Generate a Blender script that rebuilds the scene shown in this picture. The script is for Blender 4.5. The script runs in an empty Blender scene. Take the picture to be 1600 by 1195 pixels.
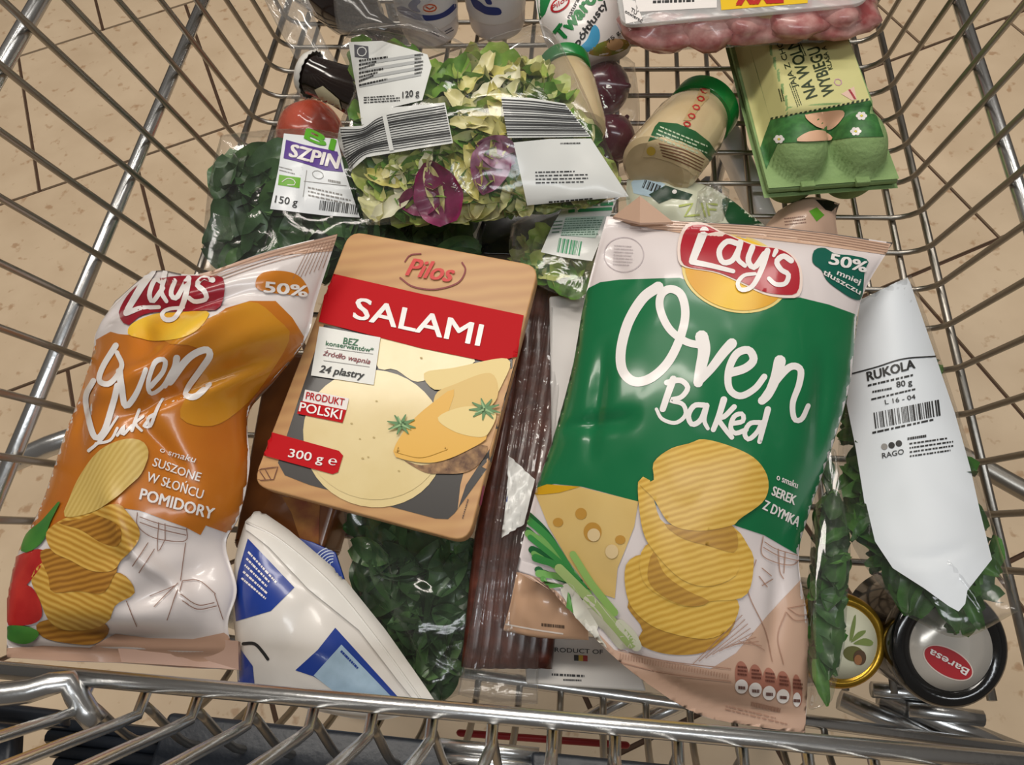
import bpy, bmesh, math, random
from mathutils import Vector, Matrix, noise
from mathutils.bvhtree import BVHTree
from mathutils.geometry import delaunay_2d_cdt
random.seed(7)
scene = bpy.context.scene
C = scene.collection
PI = math.pi

# ---------------------------------------------------------------- camera
FPX, CX, CY, CAMH = 1200.0, 800.0, 597.5, 0.58
AX = Vector((.995, .0323, -.0948)).normalized()
AY = Vector((.074, -.875, .478)); AY = (AY - AX * AX.dot(AY)).normalized()
AZ = AX.cross(AY)
CAM = Vector((0, 0, CAMH))
cd = bpy.data.cameras.new('camera'); cam = bpy.data.objects.new('camera', cd); C.objects.link(cam)
cd.sensor_width = 36; cd.lens = 36 * FPX / 1600; cd.clip_start = .01; cd.clip_end = 50
right = Vector((AX.x, AY.x, AZ.x)); down = Vector((AX.y, AY.y, AZ.y)); fwd = Vector((AX.z, AY.z, AZ.z))
cam.matrix_world = Matrix((
    (right.x, -down.x, -fwd.x, CAM.x), (right.y, -down.y, -fwd.y, CAM.y),
    (right.z, -down.z, -fwd.z, CAM.z), (0, 0, 0, 1)))
scene.camera = cam

# ---------------------------------------------------------------- light
scene.view_settings.view_transform = 'Standard'
scene.view_settings.look = 'None'
scene.view_settings.gamma = 1
scene.view_settings.use_curve_mapping = False
scene.view_settings.exposure = 0.0
w = bpy.data.worlds.new('world'); scene.world = w; w.use_nodes = True
w.node_tree.nodes['Background'].inputs[0].default_value = (1.0, .90, .80, 1)
w.node_tree.nodes['Background'].inputs[1].default_value = .125
def area(name, loc, target, sx, sy, power, col):
    l = bpy.data.lights.new(name, 'AREA'); l.shape = 'RECTANGLE'; l.size = sx; l.size_y = sy
    l.energy = power; l.color = col
    o = bpy.data.objects.new(name, l); C.objects.link(o); o.location = loc
    o.rotation_euler = (Vector(target) - Vector(loc)).to_track_quat('-Z', 'Y').to_euler()
area('ceiling_strip_light_offscreen', (-.7, .9, 2.5), (-.7, .9, 0), 2.6, .3, 44, (1, .93, .84))
area('ceiling_strip_light_offscreen', (.5, 2.1, 2.5), (.5, 2.1, 0), 2.6, .3, 34, (1, .95, .88))
area('ceiling_strip_light_offscreen', (.9, -.9, 2.5), (.9, -.9, 0), 2.6, .3, 28, (.93, .97, 1))

# ---------------------------------------------------------------- pixel rays (1600 x 1195 frame)
def ray(px, py):
    r = Vector(((px - CX) / FPX, (py - CY) / FPX, 1))
    return Vector((r.dot(AX), r.dot(AY), r.dot(AZ)))
def W(px, py, z):
    d = ray(px, py); return CAM + d * ((z - CAMH) / d.z)

# ---------------------------------------------------------------- materials
def lin(h):
    if isinstance(h, str):
        h = h.lstrip('#'); h = [int(h[i:i + 2], 16) / 255 for i in (0, 2, 4)]
    return tuple((c / 12.92 if c <= .04045 else ((c + .055) / 1.055) ** 2.4) for c in h) + (1,)
MATS = {}
def mat(col, rough=.4, metal=0, bump=0, bscale=80, col2=None, nscale=20, coat=0, trans=0, spec=.4):
    key = (col, rough, metal, bump, bscale, col2, nscale, coat, trans, spec)
    if key in MATS: return MATS[key]
    m = bpy.data.materials.new('material_' + col.lstrip('#')); m.use_nodes = True
    nt = m.node_tree; b = nt.nodes['Principled BSDF']
    b.inputs['Base Color'].default_value = lin(col); b.inputs['Roughness'].default_value = rough
    b.inputs['Specular IOR Level'].default_value = spec
    b.inputs['Metallic'].default_value = metal; b.inputs['Coat Weight'].default_value = coat
    b.inputs['Coat Roughness'].default_value = .12; b.inputs['Transmission Weight'].default_value = trans
    tc = nt.nodes.new('ShaderNodeTexCoord')
    if col2:
        n = nt.nodes.new('ShaderNodeTexNoise'); n.inputs['Scale'].default_value = nscale; n.inputs['Detail'].default_value = 4
        r = nt.nodes.new('ShaderNodeValToRGB'); r.color_ramp.elements[0].position = .35; r.color_ramp.elements[1].position = .68
        r.color_ramp.elements[0].color = lin(col); r.color_ramp.elements[1].color = lin(col2)
        nt.links.new(tc.outputs['Object'], n.inputs['Vector']); nt.links.new(n.outputs['Fac'], r.inputs['Fac'])
        nt.links.new(r.outputs['Color'], b.inputs['Base Color'])
    if bump:
        n = nt.nodes.new('ShaderNodeTexNoise'); n.inputs['Scale'].default_value = bscale; n.inputs['Detail'].default_value = 5
        bp = nt.nodes.new('ShaderNodeBump'); bp.inputs['Strength'].default_value = bump; bp.inputs['Distance'].default_value = .002
        nt.links.new(tc.outputs['Object'], n.inputs['Vector']); nt.links.new(n.outputs['Fac'], bp.inputs['Height'])
        nt.links.new(bp.outputs['Normal'], b.inputs['Normal'])
    MATS[key] = m; return m
def film_mat(name, tint=(.97, .97, .97), haze=.015, bscale=26, bstr=.28, rough=.1, refl=.012):
    m = bpy.data.materials.new(name); m.use_nodes = True; nt = m.node_tree; nt.nodes.clear()
    N = nt.nodes.new; L = nt.links.new
    out = N('ShaderNodeOutputMaterial'); tr = N('ShaderNodeBsdfTransparent'); tr.inputs[0].default_value = (*tint, 1)
    df = N('ShaderNodeBsdfDiffuse'); df.inputs[0].default_value = (.85, .85, .83, 1)
    gl = N('ShaderNodeBsdfGlossy'); gl.inputs['Roughness'].default_value = rough
    tc = N('ShaderNodeTexCoord'); n = N('ShaderNodeTexNoise'); n.inputs['Scale'].default_value = bscale; n.inputs['Detail'].default_value = 3
    n.inputs['Distortion'].default_value = 1.2
    bp = N('ShaderNodeBump'); bp.inputs['Strength'].default_value = bstr; bp.inputs['Distance'].default_value = .004
    L(tc.outputs['Object'], n.inputs['Vector']); L(n.outputs['Fac'], bp.inputs['Height']); L(bp.outputs['Normal'], gl.inputs['Normal'])
    fr = N('ShaderNodeFresnel'); fr.inputs['IOR'].default_value = 1.45; L(bp.outputs['Normal'], fr.inputs['Normal'])
    ad = N('ShaderNodeMath'); ad.operation = 'ADD'; ad.inputs[1].default_value = refl; ad.use_clamp = True; L(fr.outputs[0], ad.inputs[0])
    mn = N('ShaderNodeMath'); mn.operation = 'MINIMUM'; mn.inputs[1].default_value = .3; L(ad.outputs[0], mn.inputs[0])
    m1 = N('ShaderNodeMixShader'); m1.inputs[0].default_value = haze; L(tr.outputs[0], m1.inputs[1]); L(df.outputs[0], m1.inputs[2])
    m2 = N('ShaderNodeMixShader'); L(mn.outputs[0], m2.inputs[0]); L(m1.outputs[0], m2.inputs[1]); L(gl.outputs[0], m2.inputs[2])
    L(m2.outputs[0], out.inputs[0]); return m
def stripe_mat(name, c1, c2, scale, rot, distort=2.0, rough=.35, c3=None):
    m = bpy.data.materials.new(name); m.use_nodes = True; nt = m.node_tree; b = nt.nodes['Principled BSDF']
    N = nt.nodes.new; L = nt.links.new
    tc = N('ShaderNodeTexCoord'); mp = N('ShaderNodeMapping'); mp.inputs['Rotation'].default_value = rot
    wv = N('ShaderNodeTexWave'); wv.inputs['Scale'].default_value = scale; wv.inputs['Distortion'].default_value = distort
    wv.inputs['Detail'].default_value = 2
    r = N('ShaderNodeValToRGB'); r.color_ramp.elements[0].color = lin(c1); r.color_ramp.elements[1].color = lin(c2)
    L(tc.outputs['Object'], mp.inputs[0]); L(mp.outputs[0], wv.inputs[0]); L(wv.outputs['Fac'], r.inputs[0])
    L(r.outputs[0], b.inputs['Base Color']); b.inputs['Roughness'].default_value = rough
    return m
FILM = film_mat('clear_film')
FILM2 = film_mat('hazy_film', haze=.04, bscale=30, bstr=.4)
RIGID = film_mat('clear_rigid_plastic', haze=.02, bscale=8, bstr=.1, rough=.05, refl=.02)
CHROME = mat('#cfd0d0', .27, 1, .06, 300)
WIRE = mat('#a39e96', .36, 1, .05, 300)

# ---------------------------------------------------------------- mesh helpers
class Thing:
    pass
def empty(name, label, cat, base, group=None):
    o = bpy.data.objects.new(name, None); C.objects.link(o); o.location = base; o.empty_display_size = .03
    o['label'] = label; o['category'] = cat
    if group: o['group'] = group
    return o
def mesh(name, vs, fs, m, parent=None, smooth=True, grand=None):
    """world-space vertices; stored relative to the parent's base"""
    me = bpy.data.meshes.new(name)
    base = Vector((0, 0, 0))
    p = parent
    while p is not None: base = base + p.location; p = p.parent
    me.from_pydata([Vector(v) - base for v in vs], [], fs)
    me.validate(); me.update()
    if smooth: me.polygons.foreach_set('use_smooth', [True] * len(me.polygons))
    me.materials.append(m)
    o = bpy.data.objects.new(name, me); C.objects.link(o); o.parent = parent
    return o
def wverts(o):
    base = Vector((0, 0, 0)); p = o
    while p is not None: base = base + p.location; p = p.parent
    return [v.co + base for v in o.data.vertices]
class Surf:
    def __init__(s, *objs):
        vs = []; fs = []
        for o in objs:
            k = len(vs); vs += wverts(o); fs += [[i + k for i in p.vertices] for p in o.data.polygons]
        s.b = BVHTree.FromPolygons(vs, fs); c = Vector((0, 0, 0))
        for v in vs: c += v
        s.c = c / len(vs)
    def hit(s, px, py, c=None):
        d = ray(px, py).normalized()
        loc, n, i, t = s.b.ray_cast(CAM, d); s.miss = loc is None
        if loc is None and c is not None:
            L0 = math.hypot(c[0] - px, c[1] - py) or 1; st = .6
            while loc is None and st < min(60, L0):
                d = ray(px + (c[0] - px) * st / L0, py + (c[1] - py) * st / L0).normalized()
                loc, n, i, t = s.b.ray_cast(CAM, d); st += .6
        if loc is None:
            t = (s.c - CAM).dot(d); loc, n, i, t = s.b.find_nearest(CAM + d * t)
        if n.dot(d) > 0: n = -n
        return loc, n
def catmull(pts, n, closed=False):
    k = len(pts); pts = [Vector(p) for p in pts]
    if k == 2 and not closed:
        return [pts[0].lerp(pts[1], i / (n - 1)) for i in range(n)]
    def g(i): return pts[i % k] if closed else (pts[0] * 2 - pts[1] if i < 0 else (pts[-1] * 2 - pts[-2] if i >= k else pts[i]))
    seg = k if closed else k - 1; dense = []
    for s in range(seg):
        p0, p1, p2, p3 = g(s - 1), g(s), g(s + 1), g(s + 2)
        for j in range(12):
            t = j / 12
            dense.append(.5 * ((2 * p1) + (p2 - p0) * t + (2 * p0 - 5 * p1 + 4 * p2 - p3) * t * t + (3 * p1 - p0 - 3 * p2 + p3) * t ** 3))
    dense.append(g(seg) if not closed else pts[0])
    ln = [0]
    for a, b in zip(dense, dense[1:]): ln.append(ln[-1] + (b - a).length)
    res = []; j = 0; tot = ln[-1]; m = n if closed else n - 1
    for i in range(n):
        t = tot * i / m
        while j < len(ln) - 2 and ln[j + 1] < t: j += 1
        d = ln[j + 1] - ln[j]; f = 0 if d == 0 else (t - ln[j]) / d
        res.append(dense[j].lerp(dense[j + 1], min(max(f, 0), 1)))
    return res
def tube(name, pts, r, m, parent, sides=8, samples=None):
    pts = [Vector(p) for p in pts]
    if samples: pts = catmull(pts, samples)
    vs = []; fs = []; n = len(pts); up = None
    for i, p in enumerate(pts):
        t = (pts[min(i + 1, n - 1)] - pts[max(i - 1, 0)]).normalized()
        if up is None:
            a = Vector((0, 0, 1)) if abs(t.z) < .8 else Vector((1, 0, 0)); up = t.cross(a).normalized()
        up = (up - t * up.dot(t)).normalized(); bi = t.cross(up)
        for k in range(sides):
            a = 2 * PI * k / sides; vs.append(p + (up * math.cos(a) + bi * math.sin(a)) * r)
    for i in range(n - 1):
        for k in range(sides):
            k2 = (k + 1) % sides; fs.append((i * sides + k, i * sides + k2, (i + 1) * sides + k2, (i + 1) * sides + k))
    fs.append(tuple(range(sides))[::-1]); fs.append(tuple((n - 1) * sides + k for k in range(sides)))
    return mesh(name, vs, fs, m, parent)
def lathe(name, a, b, prof, m, parent, sides=40, caps=True):
    """prof: (t along a->b in metres or fraction, radius)"""
    a = Vector(a); b = Vector(b); ax = (b - a); ln = ax.length; ax.normalize()
    u = ax.cross(Vector((0, 0, 1)) if abs(ax.z) < .9 else Vector((1, 0, 0))).normalized(); v = ax.cross(u)
    vs = []; fs = []
    for t, r in prof:
        for k in range(sides):
            an = 2 * PI * k / sides; vs.append(a + ax * (t * ln) + (u * math.cos(an) + v * math.sin(an)) * r)
    for i in range(len(prof) - 1):
        for k in range(sides):
            k2 = (k + 1) % sides; fs.append((i * sides + k, i * sides + k2, (i + 1) * sides + k2, (i + 1) * sides + k))
    if caps:
        fs.append(tuple(range(sides))[::-1]); fs.append(tuple((len(prof) - 1) * sides + k for k in range(sides)))
    o = mesh(name, vs, fs, m, parent)
    return o
def sharp(o, ang=35):
    o.data.set_sharp_from_angle(angle=math.radians(ang)); return o
def rbox(name, corners, h, m, parent, bev=.003, normal=None):
    """a slab whose top face is the polygon corners (world), thickness h downwards along normal, bevelled"""
    cs = [Vector(c) for c in corners]; n = normal or (cs[1] - cs[0]).cross(cs[2] - cs[0]).normalized()
    if n.z < 0: n = -n
    bm = bmesh.new(); t = [bm.verts.new(c) for c in cs]; b = [bm.verts.new(c - n * h) for c in cs]; k = len(cs)
    bm.faces.new(t); bm.faces.new(b[::-1])
    for i in range(k): bm.faces.new((t[i], b[i], b[(i + 1) % k], t[(i + 1) % k]))
    bmesh.ops.recalc_face_normals(bm, faces=bm.faces)
    if bev: bmesh.ops.bevel(bm, geom=bm.edges[:], offset=bev, segments=3, profile=.5, affect='EDGES')
    bm.verts.index_update()
    o = mesh(name, [v.co.copy() for v in bm.verts], [[v.index for v in f.verts] for f in bm.faces], m, parent); bm.free()
    return sharp(o, 40)
def roundpoly(cs, r, k=5):
    """round the corners of a 3D/2D polygon"""
    out = []; n = len(cs); cs = [Vector(c) for c in cs]
    for i in range(n):
        p = cs[i]; a = (cs[i - 1] - p).normalized() * r; b = (cs[(i + 1) % n] - p).normalized() * r
        for j in range(k + 1):
            t = j / k; out.append(p + a * (1 - t) ** 2 + b * t ** 2)
    return out
def coons(top, right, bottom, left, nu, nv):
    T = catmull(top, nu + 1); B = catmull(bottom, nu + 1); L = catmull(left, nv + 1); R = catmull(right, nv + 1); g = []
    for j in range(nv + 1):
        v = j / nv; row = []
        for i in range(nu + 1):
            u = i / nu
            row.append(T[i] * (1 - v) + B[i] * v + L[j] * (1 - u) + R[j] * u
                       - (T[0] * (1 - u) * (1 - v) + T[-1] * u * (1 - v) + B[0] * (1 - u) * v + B[-1] * u * v))
        g.append(row)
    return g
def pw(pts): return [W(*p) for p in pts]
def pillow(name, top, right, bottom, left, hf, hb, m, parent, nu=60, nv=90, seed=0.0, wr=.0015, wscale=28, px=.5, py=.35, seal=0.0, extra=None, creases=(), hbt=1.0):
    """filled bag: four pixel/height boundary curves, bulged hf towards the top and hb to the back"""
    g = coons(pw(top), pw(right), pw(bottom), pw(left), nu, nv)
    n0 = (g[0][nu] - g[nv][0]).cross(g[0][0] - g[nv][nu]).normalized()
    if n0.z < 0: n0 = -n0
    vs = []; fs = []
    def prof(u, v):
        vv = min(max((v - seal) / (1 - 2 * seal), 0), 1)
        return (max(math.sin(PI * u), 0) ** px) * (max(math.sin(PI * vv), 0) ** py)
    for side in (1, -1):
        for j in range(nv + 1):
            for i in range(nu + 1):
                u = i / nu; v = j / nv; p = g[j][i]; b = prof(u, v)
                q = Vector((p.x * wscale + seed, p.y * wscale * .8, side * 3.1 + seed))
                e = min(u, 1 - u, v, 1 - v) * 8; e = min(e, 1)
                wn = (abs(noise.noise(q)) * 1.6 - .5 + .5 * noise.noise(q * 2.3)) * wr * e
                d = (hf if side > 0 else hb * (1 - (1 - hbt) * v)) * b + wn
                if side > 0:
                    if extra: d += extra(u, v) * e
                    for (cu, cv, du, dv, wd, am) in creases:
                        ca = ((u - cu) * dv - (v - cv) * du); al = ((u - cu) * du + (v - cv) * dv) / (du * du + dv * dv)
                        ln = math.hypot(du, dv)
                        if -.15 < al < 1.15:
                            fa = math.exp(-(ca / ln / wd) ** 2) * math.sin(PI * min(max((al + .15) / 1.3, 0), 1)); d += am * fa
                vs.append(p + n0 * d * side)
    K = (nu + 1) * (nv + 1)
    for j in range(nv):
        for i in range(nu):
            a = j * (nu + 1) + i
            fs.append((a, a + nu + 1, a + nu + 2, a + 1)); fs.append((K + a, K + a + 1, K + a + nu + 2, K + a + nu + 1))
    rim = [i for i in range(nu + 1)] + [j * (nu + 1) + nu for j in range(1, nv + 1)] + [nv * (nu + 1) + i for i in range(nu - 1, -1, -1)] + [j * (nu + 1) for j in range(nv - 1, 0, -1)]
    for a, b in zip(rim, rim[1:] + rim[:1]): fs.append((a, b, K + b, K + a))
    return mesh(name, vs, fs, m, parent)

# ---------------------------------------------------------------- flat print, laid on a surface
def poly(pts, step=6, smooth=0):
    pts = [Vector((p[0], p[1])) for p in pts]
    if smooth: pts = catmull(pts, smooth, True)
    dense = []
    for a, b in zip(pts, pts[1:] + pts[:1]):
        k = max(1, int((b - a).length / step))
        dense += [a.lerp(b, i / k) for i in range(k)]
    n = len(dense); xs = [p.x for p in dense]; ys = [p.y for p in dense]
    pts2 = list(dense); y = min(ys) + step / 2
    while y < max(ys):
        x = min(xs) + step / 2
        while x < max(xs):
            pts2.append(Vector((x, y))); x += step
        y += step
    r = delaunay_2d_cdt(pts2, [], [list(range(n))], 1, 1e-4)
    return [tuple(v) for v in r[0]], [tuple(f) for f in r[2]]
def ell(cx, cy, rx, ry, rot=0, step=6, n=40, a0=0, a1=360):
    c, s = math.cos(math.radians(rot)), math.sin(math.radians(rot)); pts = []
    for i in range(n):
        a = math.radians(a0 + (a1 - a0) * i / n); x, y = rx * math.cos(a), ry * math.sin(a); pts.append((cx + x * c - y * s, cy + x * s + y * c))
    return poly(pts, step)
def ellpts(cx, cy, rx, ry, rot=0, n=40):
    c, s = math.cos(math.radians(rot)), math.sin(math.radians(rot)); pts = []
    for i in range(n + 1):
        a = 2 * PI * i / n; x, y = rx * math.cos(a), ry * math.sin(a); pts.append((cx + x * c - y * s, cy + x * s + y * c))
    return pts
def stroke(pts, wd, smooth=True, wd2=None, cap=True):
    pts = [Vector((p[0], p[1])) for p in pts]
    ln = sum((b - a).length for a, b in zip(pts, pts[1:]))
    n = max(3, int(ln / 4)) if smooth else None
    if smooth and len(pts) > 2: pts = catmull(pts, n)
    elif ln > 10: pts = sum([[a.lerp(b, i / max(1, int((b - a).length / 8))) for i in range(max(1, int((b - a).length / 8)))] for a, b in zip(pts, pts[1:])], []) + [pts[-1]]
    vs = []; fs = []; k = len(pts)
    for i, p in enumerate(pts):
        t = pts[min(i + 1, k - 1)] - pts[max(i - 1, 0)]
        t = t.normalized() if t.length else Vector((1, 0)); nn = Vector((-t.y, t.x))
        w_ = wd if wd2 is None else wd + (wd2 - wd) * i / (k - 1)
        vs += [p + nn * w_ / 2, p, p - nn * w_ / 2]
        if i: b = 3 * i; fs += [(b - 3, b - 2, b + 1, b), (b - 2, b - 1, b + 2, b + 1)]
    if cap and wd > 2.5:
        for p, w_ in ((pts[0], wd), (pts[-1], wd2 or wd)):
            b = len(vs); vs.append(p)
            for q in range(10): vs.append(p + Vector((math.cos(q * PI / 5), math.sin(q * PI / 5))) * w_ / 2)
            fs += [(b, b + 1 + q, b + 1 + (q + 1) % 10) for q in range(10)]
    return [tuple(v) for v in vs], fs
def join(*parts):
    vs = []; fs = []
    for v, f in parts:
        k = len(vs); vs += v; fs += [tuple(i + k for i in t) for t in f]
    return vs, fs
def quadgrid(p0, p1, up, step=6):
    """parallelogram p0->p1 plus up vector"""
    p0, p1, up = Vector(p0), Vector(p1), Vector(up); a = p1 - p0
    nu = max(1, int(a.length / step)); nv = max(1, int(up.length / step)); vs = []; fs = []
    for j in range(nv + 1):
        for i in range(nu + 1): vs.append(tuple(p0 + a * i / nu + up * j / nv))
    for j in range(nv):
        for i in range(nu):
            b = j * (nu + 1) + i; fs.append((b, b + 1, b + nu + 2, b + nu + 1))
    return vs, fs
_tc = {}
def glyphs(s, bold, shear, space):
    k = (s, bold, shear, space)
    if k in _tc: return _tc[k]
    cu = bpy.data.curves.new('lettering', 'FONT'); cu.body = s; cu.offset = bold; cu.shear = shear; cu.resolution_u = 3
    cu.space_character = space
    o = bpy.data.objects.new('lettering', cu); C.objects.link(o)
    bpy.context.view_layer.update()
    me = bpy.data.meshes.new_from_object(o.evaluated_get(bpy.context.evaluated_depsgraph_get()))
    vs = [(v.co.x, v.co.y) for v in me.vertices]; fs = [tuple(p.vertices) for p in me.polygons]
    bpy.data.meshes.remove(me); bpy.data.objects.remove(o); bpy.data.curves.remove(cu)
    _tc[k] = (vs, fs); return vs, fs
def text(s, p0, p1, up, bold=0.0, shear=0.0, space=1.0, arc=0.0, maxe=6):
    """lettering whose baseline runs p0->p1 (pixels); up = cap height vector"""
    if bold > 0:
        u_ = Vector(up); r_ = bold * u_.length / .7; cs_ = []
        for dx, dy in ((-1, -.5), (1, -.5), (-1, .5), (1, .5)):
            o_ = Vector((dx * r_, dy * r_)); v_, f_ = text(s, Vector(p0) + o_, Vector(p1) + o_, up, 0, shear, space, arc, maxe); cs_.append(([(q[0], q[1], len(cs_) * .22) for q in v_], f_))
        return join(*cs_)
    vs, fs = glyphs(s, bold, shear, space)
    if not vs: return [], []
    x0 = min(v[0] for v in vs); x1 = max(v[0] for v in vs); p0, p1, up = Vector(p0), Vector(p1), Vector(up)
    out = []
    for x, y in vs:
        t = (x - x0) / (x1 - x0); q = p0.lerp(p1, t) + up * (y / .70) + up.normalized() * arc * math.sin(PI * t); out.append(q)
    bm = bmesh.new(); bv = [bm.verts.new((v.x, v.y, 0)) for v in out]
    for f in fs:
        try: bm.faces.new([bv[i] for i in f])
        except ValueError: pass
    for it in range(3):
        es = [e for e in bm.edges if e.calc_length() > maxe]
        if not es: break
        bmesh.ops.subdivide_edges(bm, edges=es, cuts=1); bmesh.ops.triangulate(bm, faces=bm.faces)
    bm.verts.index_update()
    r = [(v.co.x, v.co.y) for v in bm.verts], [tuple(v.index for v in f.verts) for f in bm.faces]; bm.free(); return r
def scribble(p0, p1, up, rows, fill=.5, seed=1, short=.75):
    """rows of tiny illegible print as broken dashes"""
    rnd = random.Random(seed); p0, p1, up = Vector(p0), Vector(p1), Vector(up); parts = []
    for r in range(rows):
        o = up * (r + .2) / rows; hh = up * fill / rows; t = 0; end = 1 if r % 3 else short + .25 * rnd.random()
        while t < end:
            l = rnd.uniform(.03, .1); parts.append(quadgrid(p0.lerp(p1, t) + o, p0.lerp(p1, min(t + l, end)) + o, hh, 14)); t += l + rnd.uniform(.012, .03)
    return join(*parts)
def barcode(p0, p1, up, n=34, seed=2):
    rnd = random.Random(seed); p0, p1 = Vector(p0), Vector(p1); ws = [rnd.choice((1, 1, 2, 3)) for _ in range(n * 2)]; tot = sum(ws); t = 0; parts = []
    for i, w_ in enumerate(ws):
        if i % 2 == 0: parts.append(quadgrid(p0.lerp(p1, t / tot), p0.lerp(p1, (t + w_) / tot), up, 12))
        t += w_
    return join(*parts)
EPS = .0004
def decal(name, surf, shape, m, parent, layer=1):
    vs2, fs = shape; vs = []; f2 = []
    for f in fs:
        ar = sum(vs2[f[i - 1]][0] * vs2[f[i]][1] - vs2[f[i]][0] * vs2[f[i - 1]][1] for i in range(len(f)))
        f2.append(f[::-1] if ar > 0 else f)
    fs = f2
    ctr = (sum(v[0] for v in vs2) / len(vs2), sum(v[1] for v in vs2) / len(vs2))
    lay0 = layer
    for v2 in vs2:
        x, y = v2[0], v2[1]; layer = lay0 + (v2[2] if len(v2) > 2 else 0)
        l, n = surf.hit(x, y, ctr); d = (CAM - l).normalized()
        vs.append(l + d * EPS * .6 if surf.miss else l + n * EPS * layer * .5 + d * EPS * layer * .5)
    layer = lay0; xs = [v[0] for v in vs2]; ys = [v[1] for v in vs2]; host = parent
    best = None
    for (po, x0, x1, y0, y1, lay) in PANELS.get(parent.name, []):
        if lay < layer and x0 - 2 <= min(xs) and max(xs) <= x1 + 2 and y0 - 2 <= min(ys) and max(ys) <= y1 + 2:
            if best is None or (x1 - x0) * (y1 - y0) < best[0]: best = ((x1 - x0) * (y1 - y0), po)
    if best and any(k_ in name for k_ in ('lettering', 'print', 'code', 'line', 'rule', 'mark', 'text', 'logo_leaf', 'hole', 'daisy', 'egg', 'stripe', 'heading', 'flag', 'digits')) and not any(k_ in name for k_ in ('chip',)): host = best[1]
    o = mesh(name, vs, fs, m, host, parent.name != 'cheese_pack')
    if host is parent and any(name.endswith(k_) for k_ in ('label', 'band', 'panel', 'banner', 'sleeve', 'emblem', 'splash', 'oval_inner', 'base', 'cheese', 'tape', 'badge', 'seal_strip')):
        PANELS.setdefault(parent.name, []).append((o, min(xs), max(xs), min(ys), max(ys), layer))
    return o
PANELS = {}
def crop(x0, y0, s):
    return lambda pts: [(x0 + p[0] * s, y0 + p[1] * s) for p in pts]
WHITE = mat('#e6e0dc', .35, coat=.3); BLACK = mat('#141413', .4); INK = mat('#2a2a2a', .5); GREY = mat('#8d8a86', .5)

# ---------------------------------------------------------------- leaves
def leafmesh(name, ln, wd, curl, frill, m, seed, tip=1.0):
    rnd = random.Random(seed); nu, nv = 6, 14; vs = []; fs = []
    for j in range(nv + 1):
        t = j / nv; half = wd / 2 * (math.sin(PI * min(t * .93 + .05, 1)) ** .6) * (1 - .25 * t * tip)
        for i in range(nu + 1):
            s = i / nu * 2 - 1
            x = s * half; y = (t - .5) * ln
            z = curl * (s * s * .5 - t * t * .6) * wd + frill * wd * abs(s) * math.sin(t * 19 + s * 3 + seed) * .25 + .03 * wd * math.sin(seed + t * 9) - (.04 * wd if abs(s) < .1 else 0)
            vs.append((x, y, z))
    for j in range(nv):
        for i in range(nu):
            a = j * (nu + 1) + i; fs.append((a, a + 1, a + nu + 2, a + nu + 1))
    me = bpy.data.meshes.new(name); me.from_pydata(vs, [], fs); me.polygons.foreach_set('use_smooth', [True] * len(me.polygons)); me.materials.append(m); me.update()
    return me
def inpoly(x, y, P):
    r = False
    for (x0, y0), (x1, y1) in zip(P, P[1:] + P[:1]):
        if (y0 > y) != (y1 > y) and x < (x1 - x0) * (y - y0) / (y1 - y0) + x0: r = not r
    return r
def scatter(name, meshes, region, surf, n, parent, depth=(.004, .022), tilt=.6, seed=1, sc=(.8, 1.2), zmin=None, mind=22):
    rnd = random.Random(seed); xs = [p[0] for p in region]; ys = [p[1] for p in region]; k = 0; tries = 0; pts = []
    while k < n and tries < 9000:
        tries += 1
        x, y = rnd.uniform(min(xs), max(xs)), rnd.uniform(min(ys), max(ys))
        if not inpoly(x, y, region): continue
        if any((x - a) ** 2 + (y - b) ** 2 < mind * mind for a, b in pts) and tries < 5000: continue
        pts.append((x, y))
        l, nn = surf.hit(x, y); d = rnd.uniform(*depth); me = rnd.choice(meshes); s = rnd.uniform(*sc)
        q = nn.to_track_quat('Z', 'Y'); e = Matrix.Rotation(rnd.uniform(0, 2 * PI), 4, 'Z') @ Matrix.Rotation(rnd.uniform(-tilt, tilt), 4, 'X') @ Matrix.Rotation(rnd.uniform(-tilt, tilt), 4, 'Y')
        rot = (q.to_matrix().to_4x4() @ e); p = l - nn * d * .4 - Vector((0, 0, d * .6)); ok = False
        loc = [v.co for v in me.vertices][::3]
        for it in range(9):
            worst = 0; out = 0
            for co in loc:
                wv = p + (rot @ (co * s)); dr = (wv - CAM); dl = dr.length; h_, _, _, t_ = surf.b.ray_cast(CAM, dr / dl)
                if h_ is None: out += 1
                else: worst = max(worst, t_ + .0012 - dl)
            if out > 2: s *= .8; p = p + (l - nn * .01 - p) * .1
            elif worst > 0: p = p + (p - CAM).normalized() * (worst + .0004)
            else: ok = True; break
        if not ok or s < .3: pts.pop(); continue
        o = bpy.data.objects.new(name, me); C.objects.link(o); o.parent = parent
        o.location = p - parent.location
        o.rotation_euler = rot.to_euler(); o.scale = (s, s, s); k += 1

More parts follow.
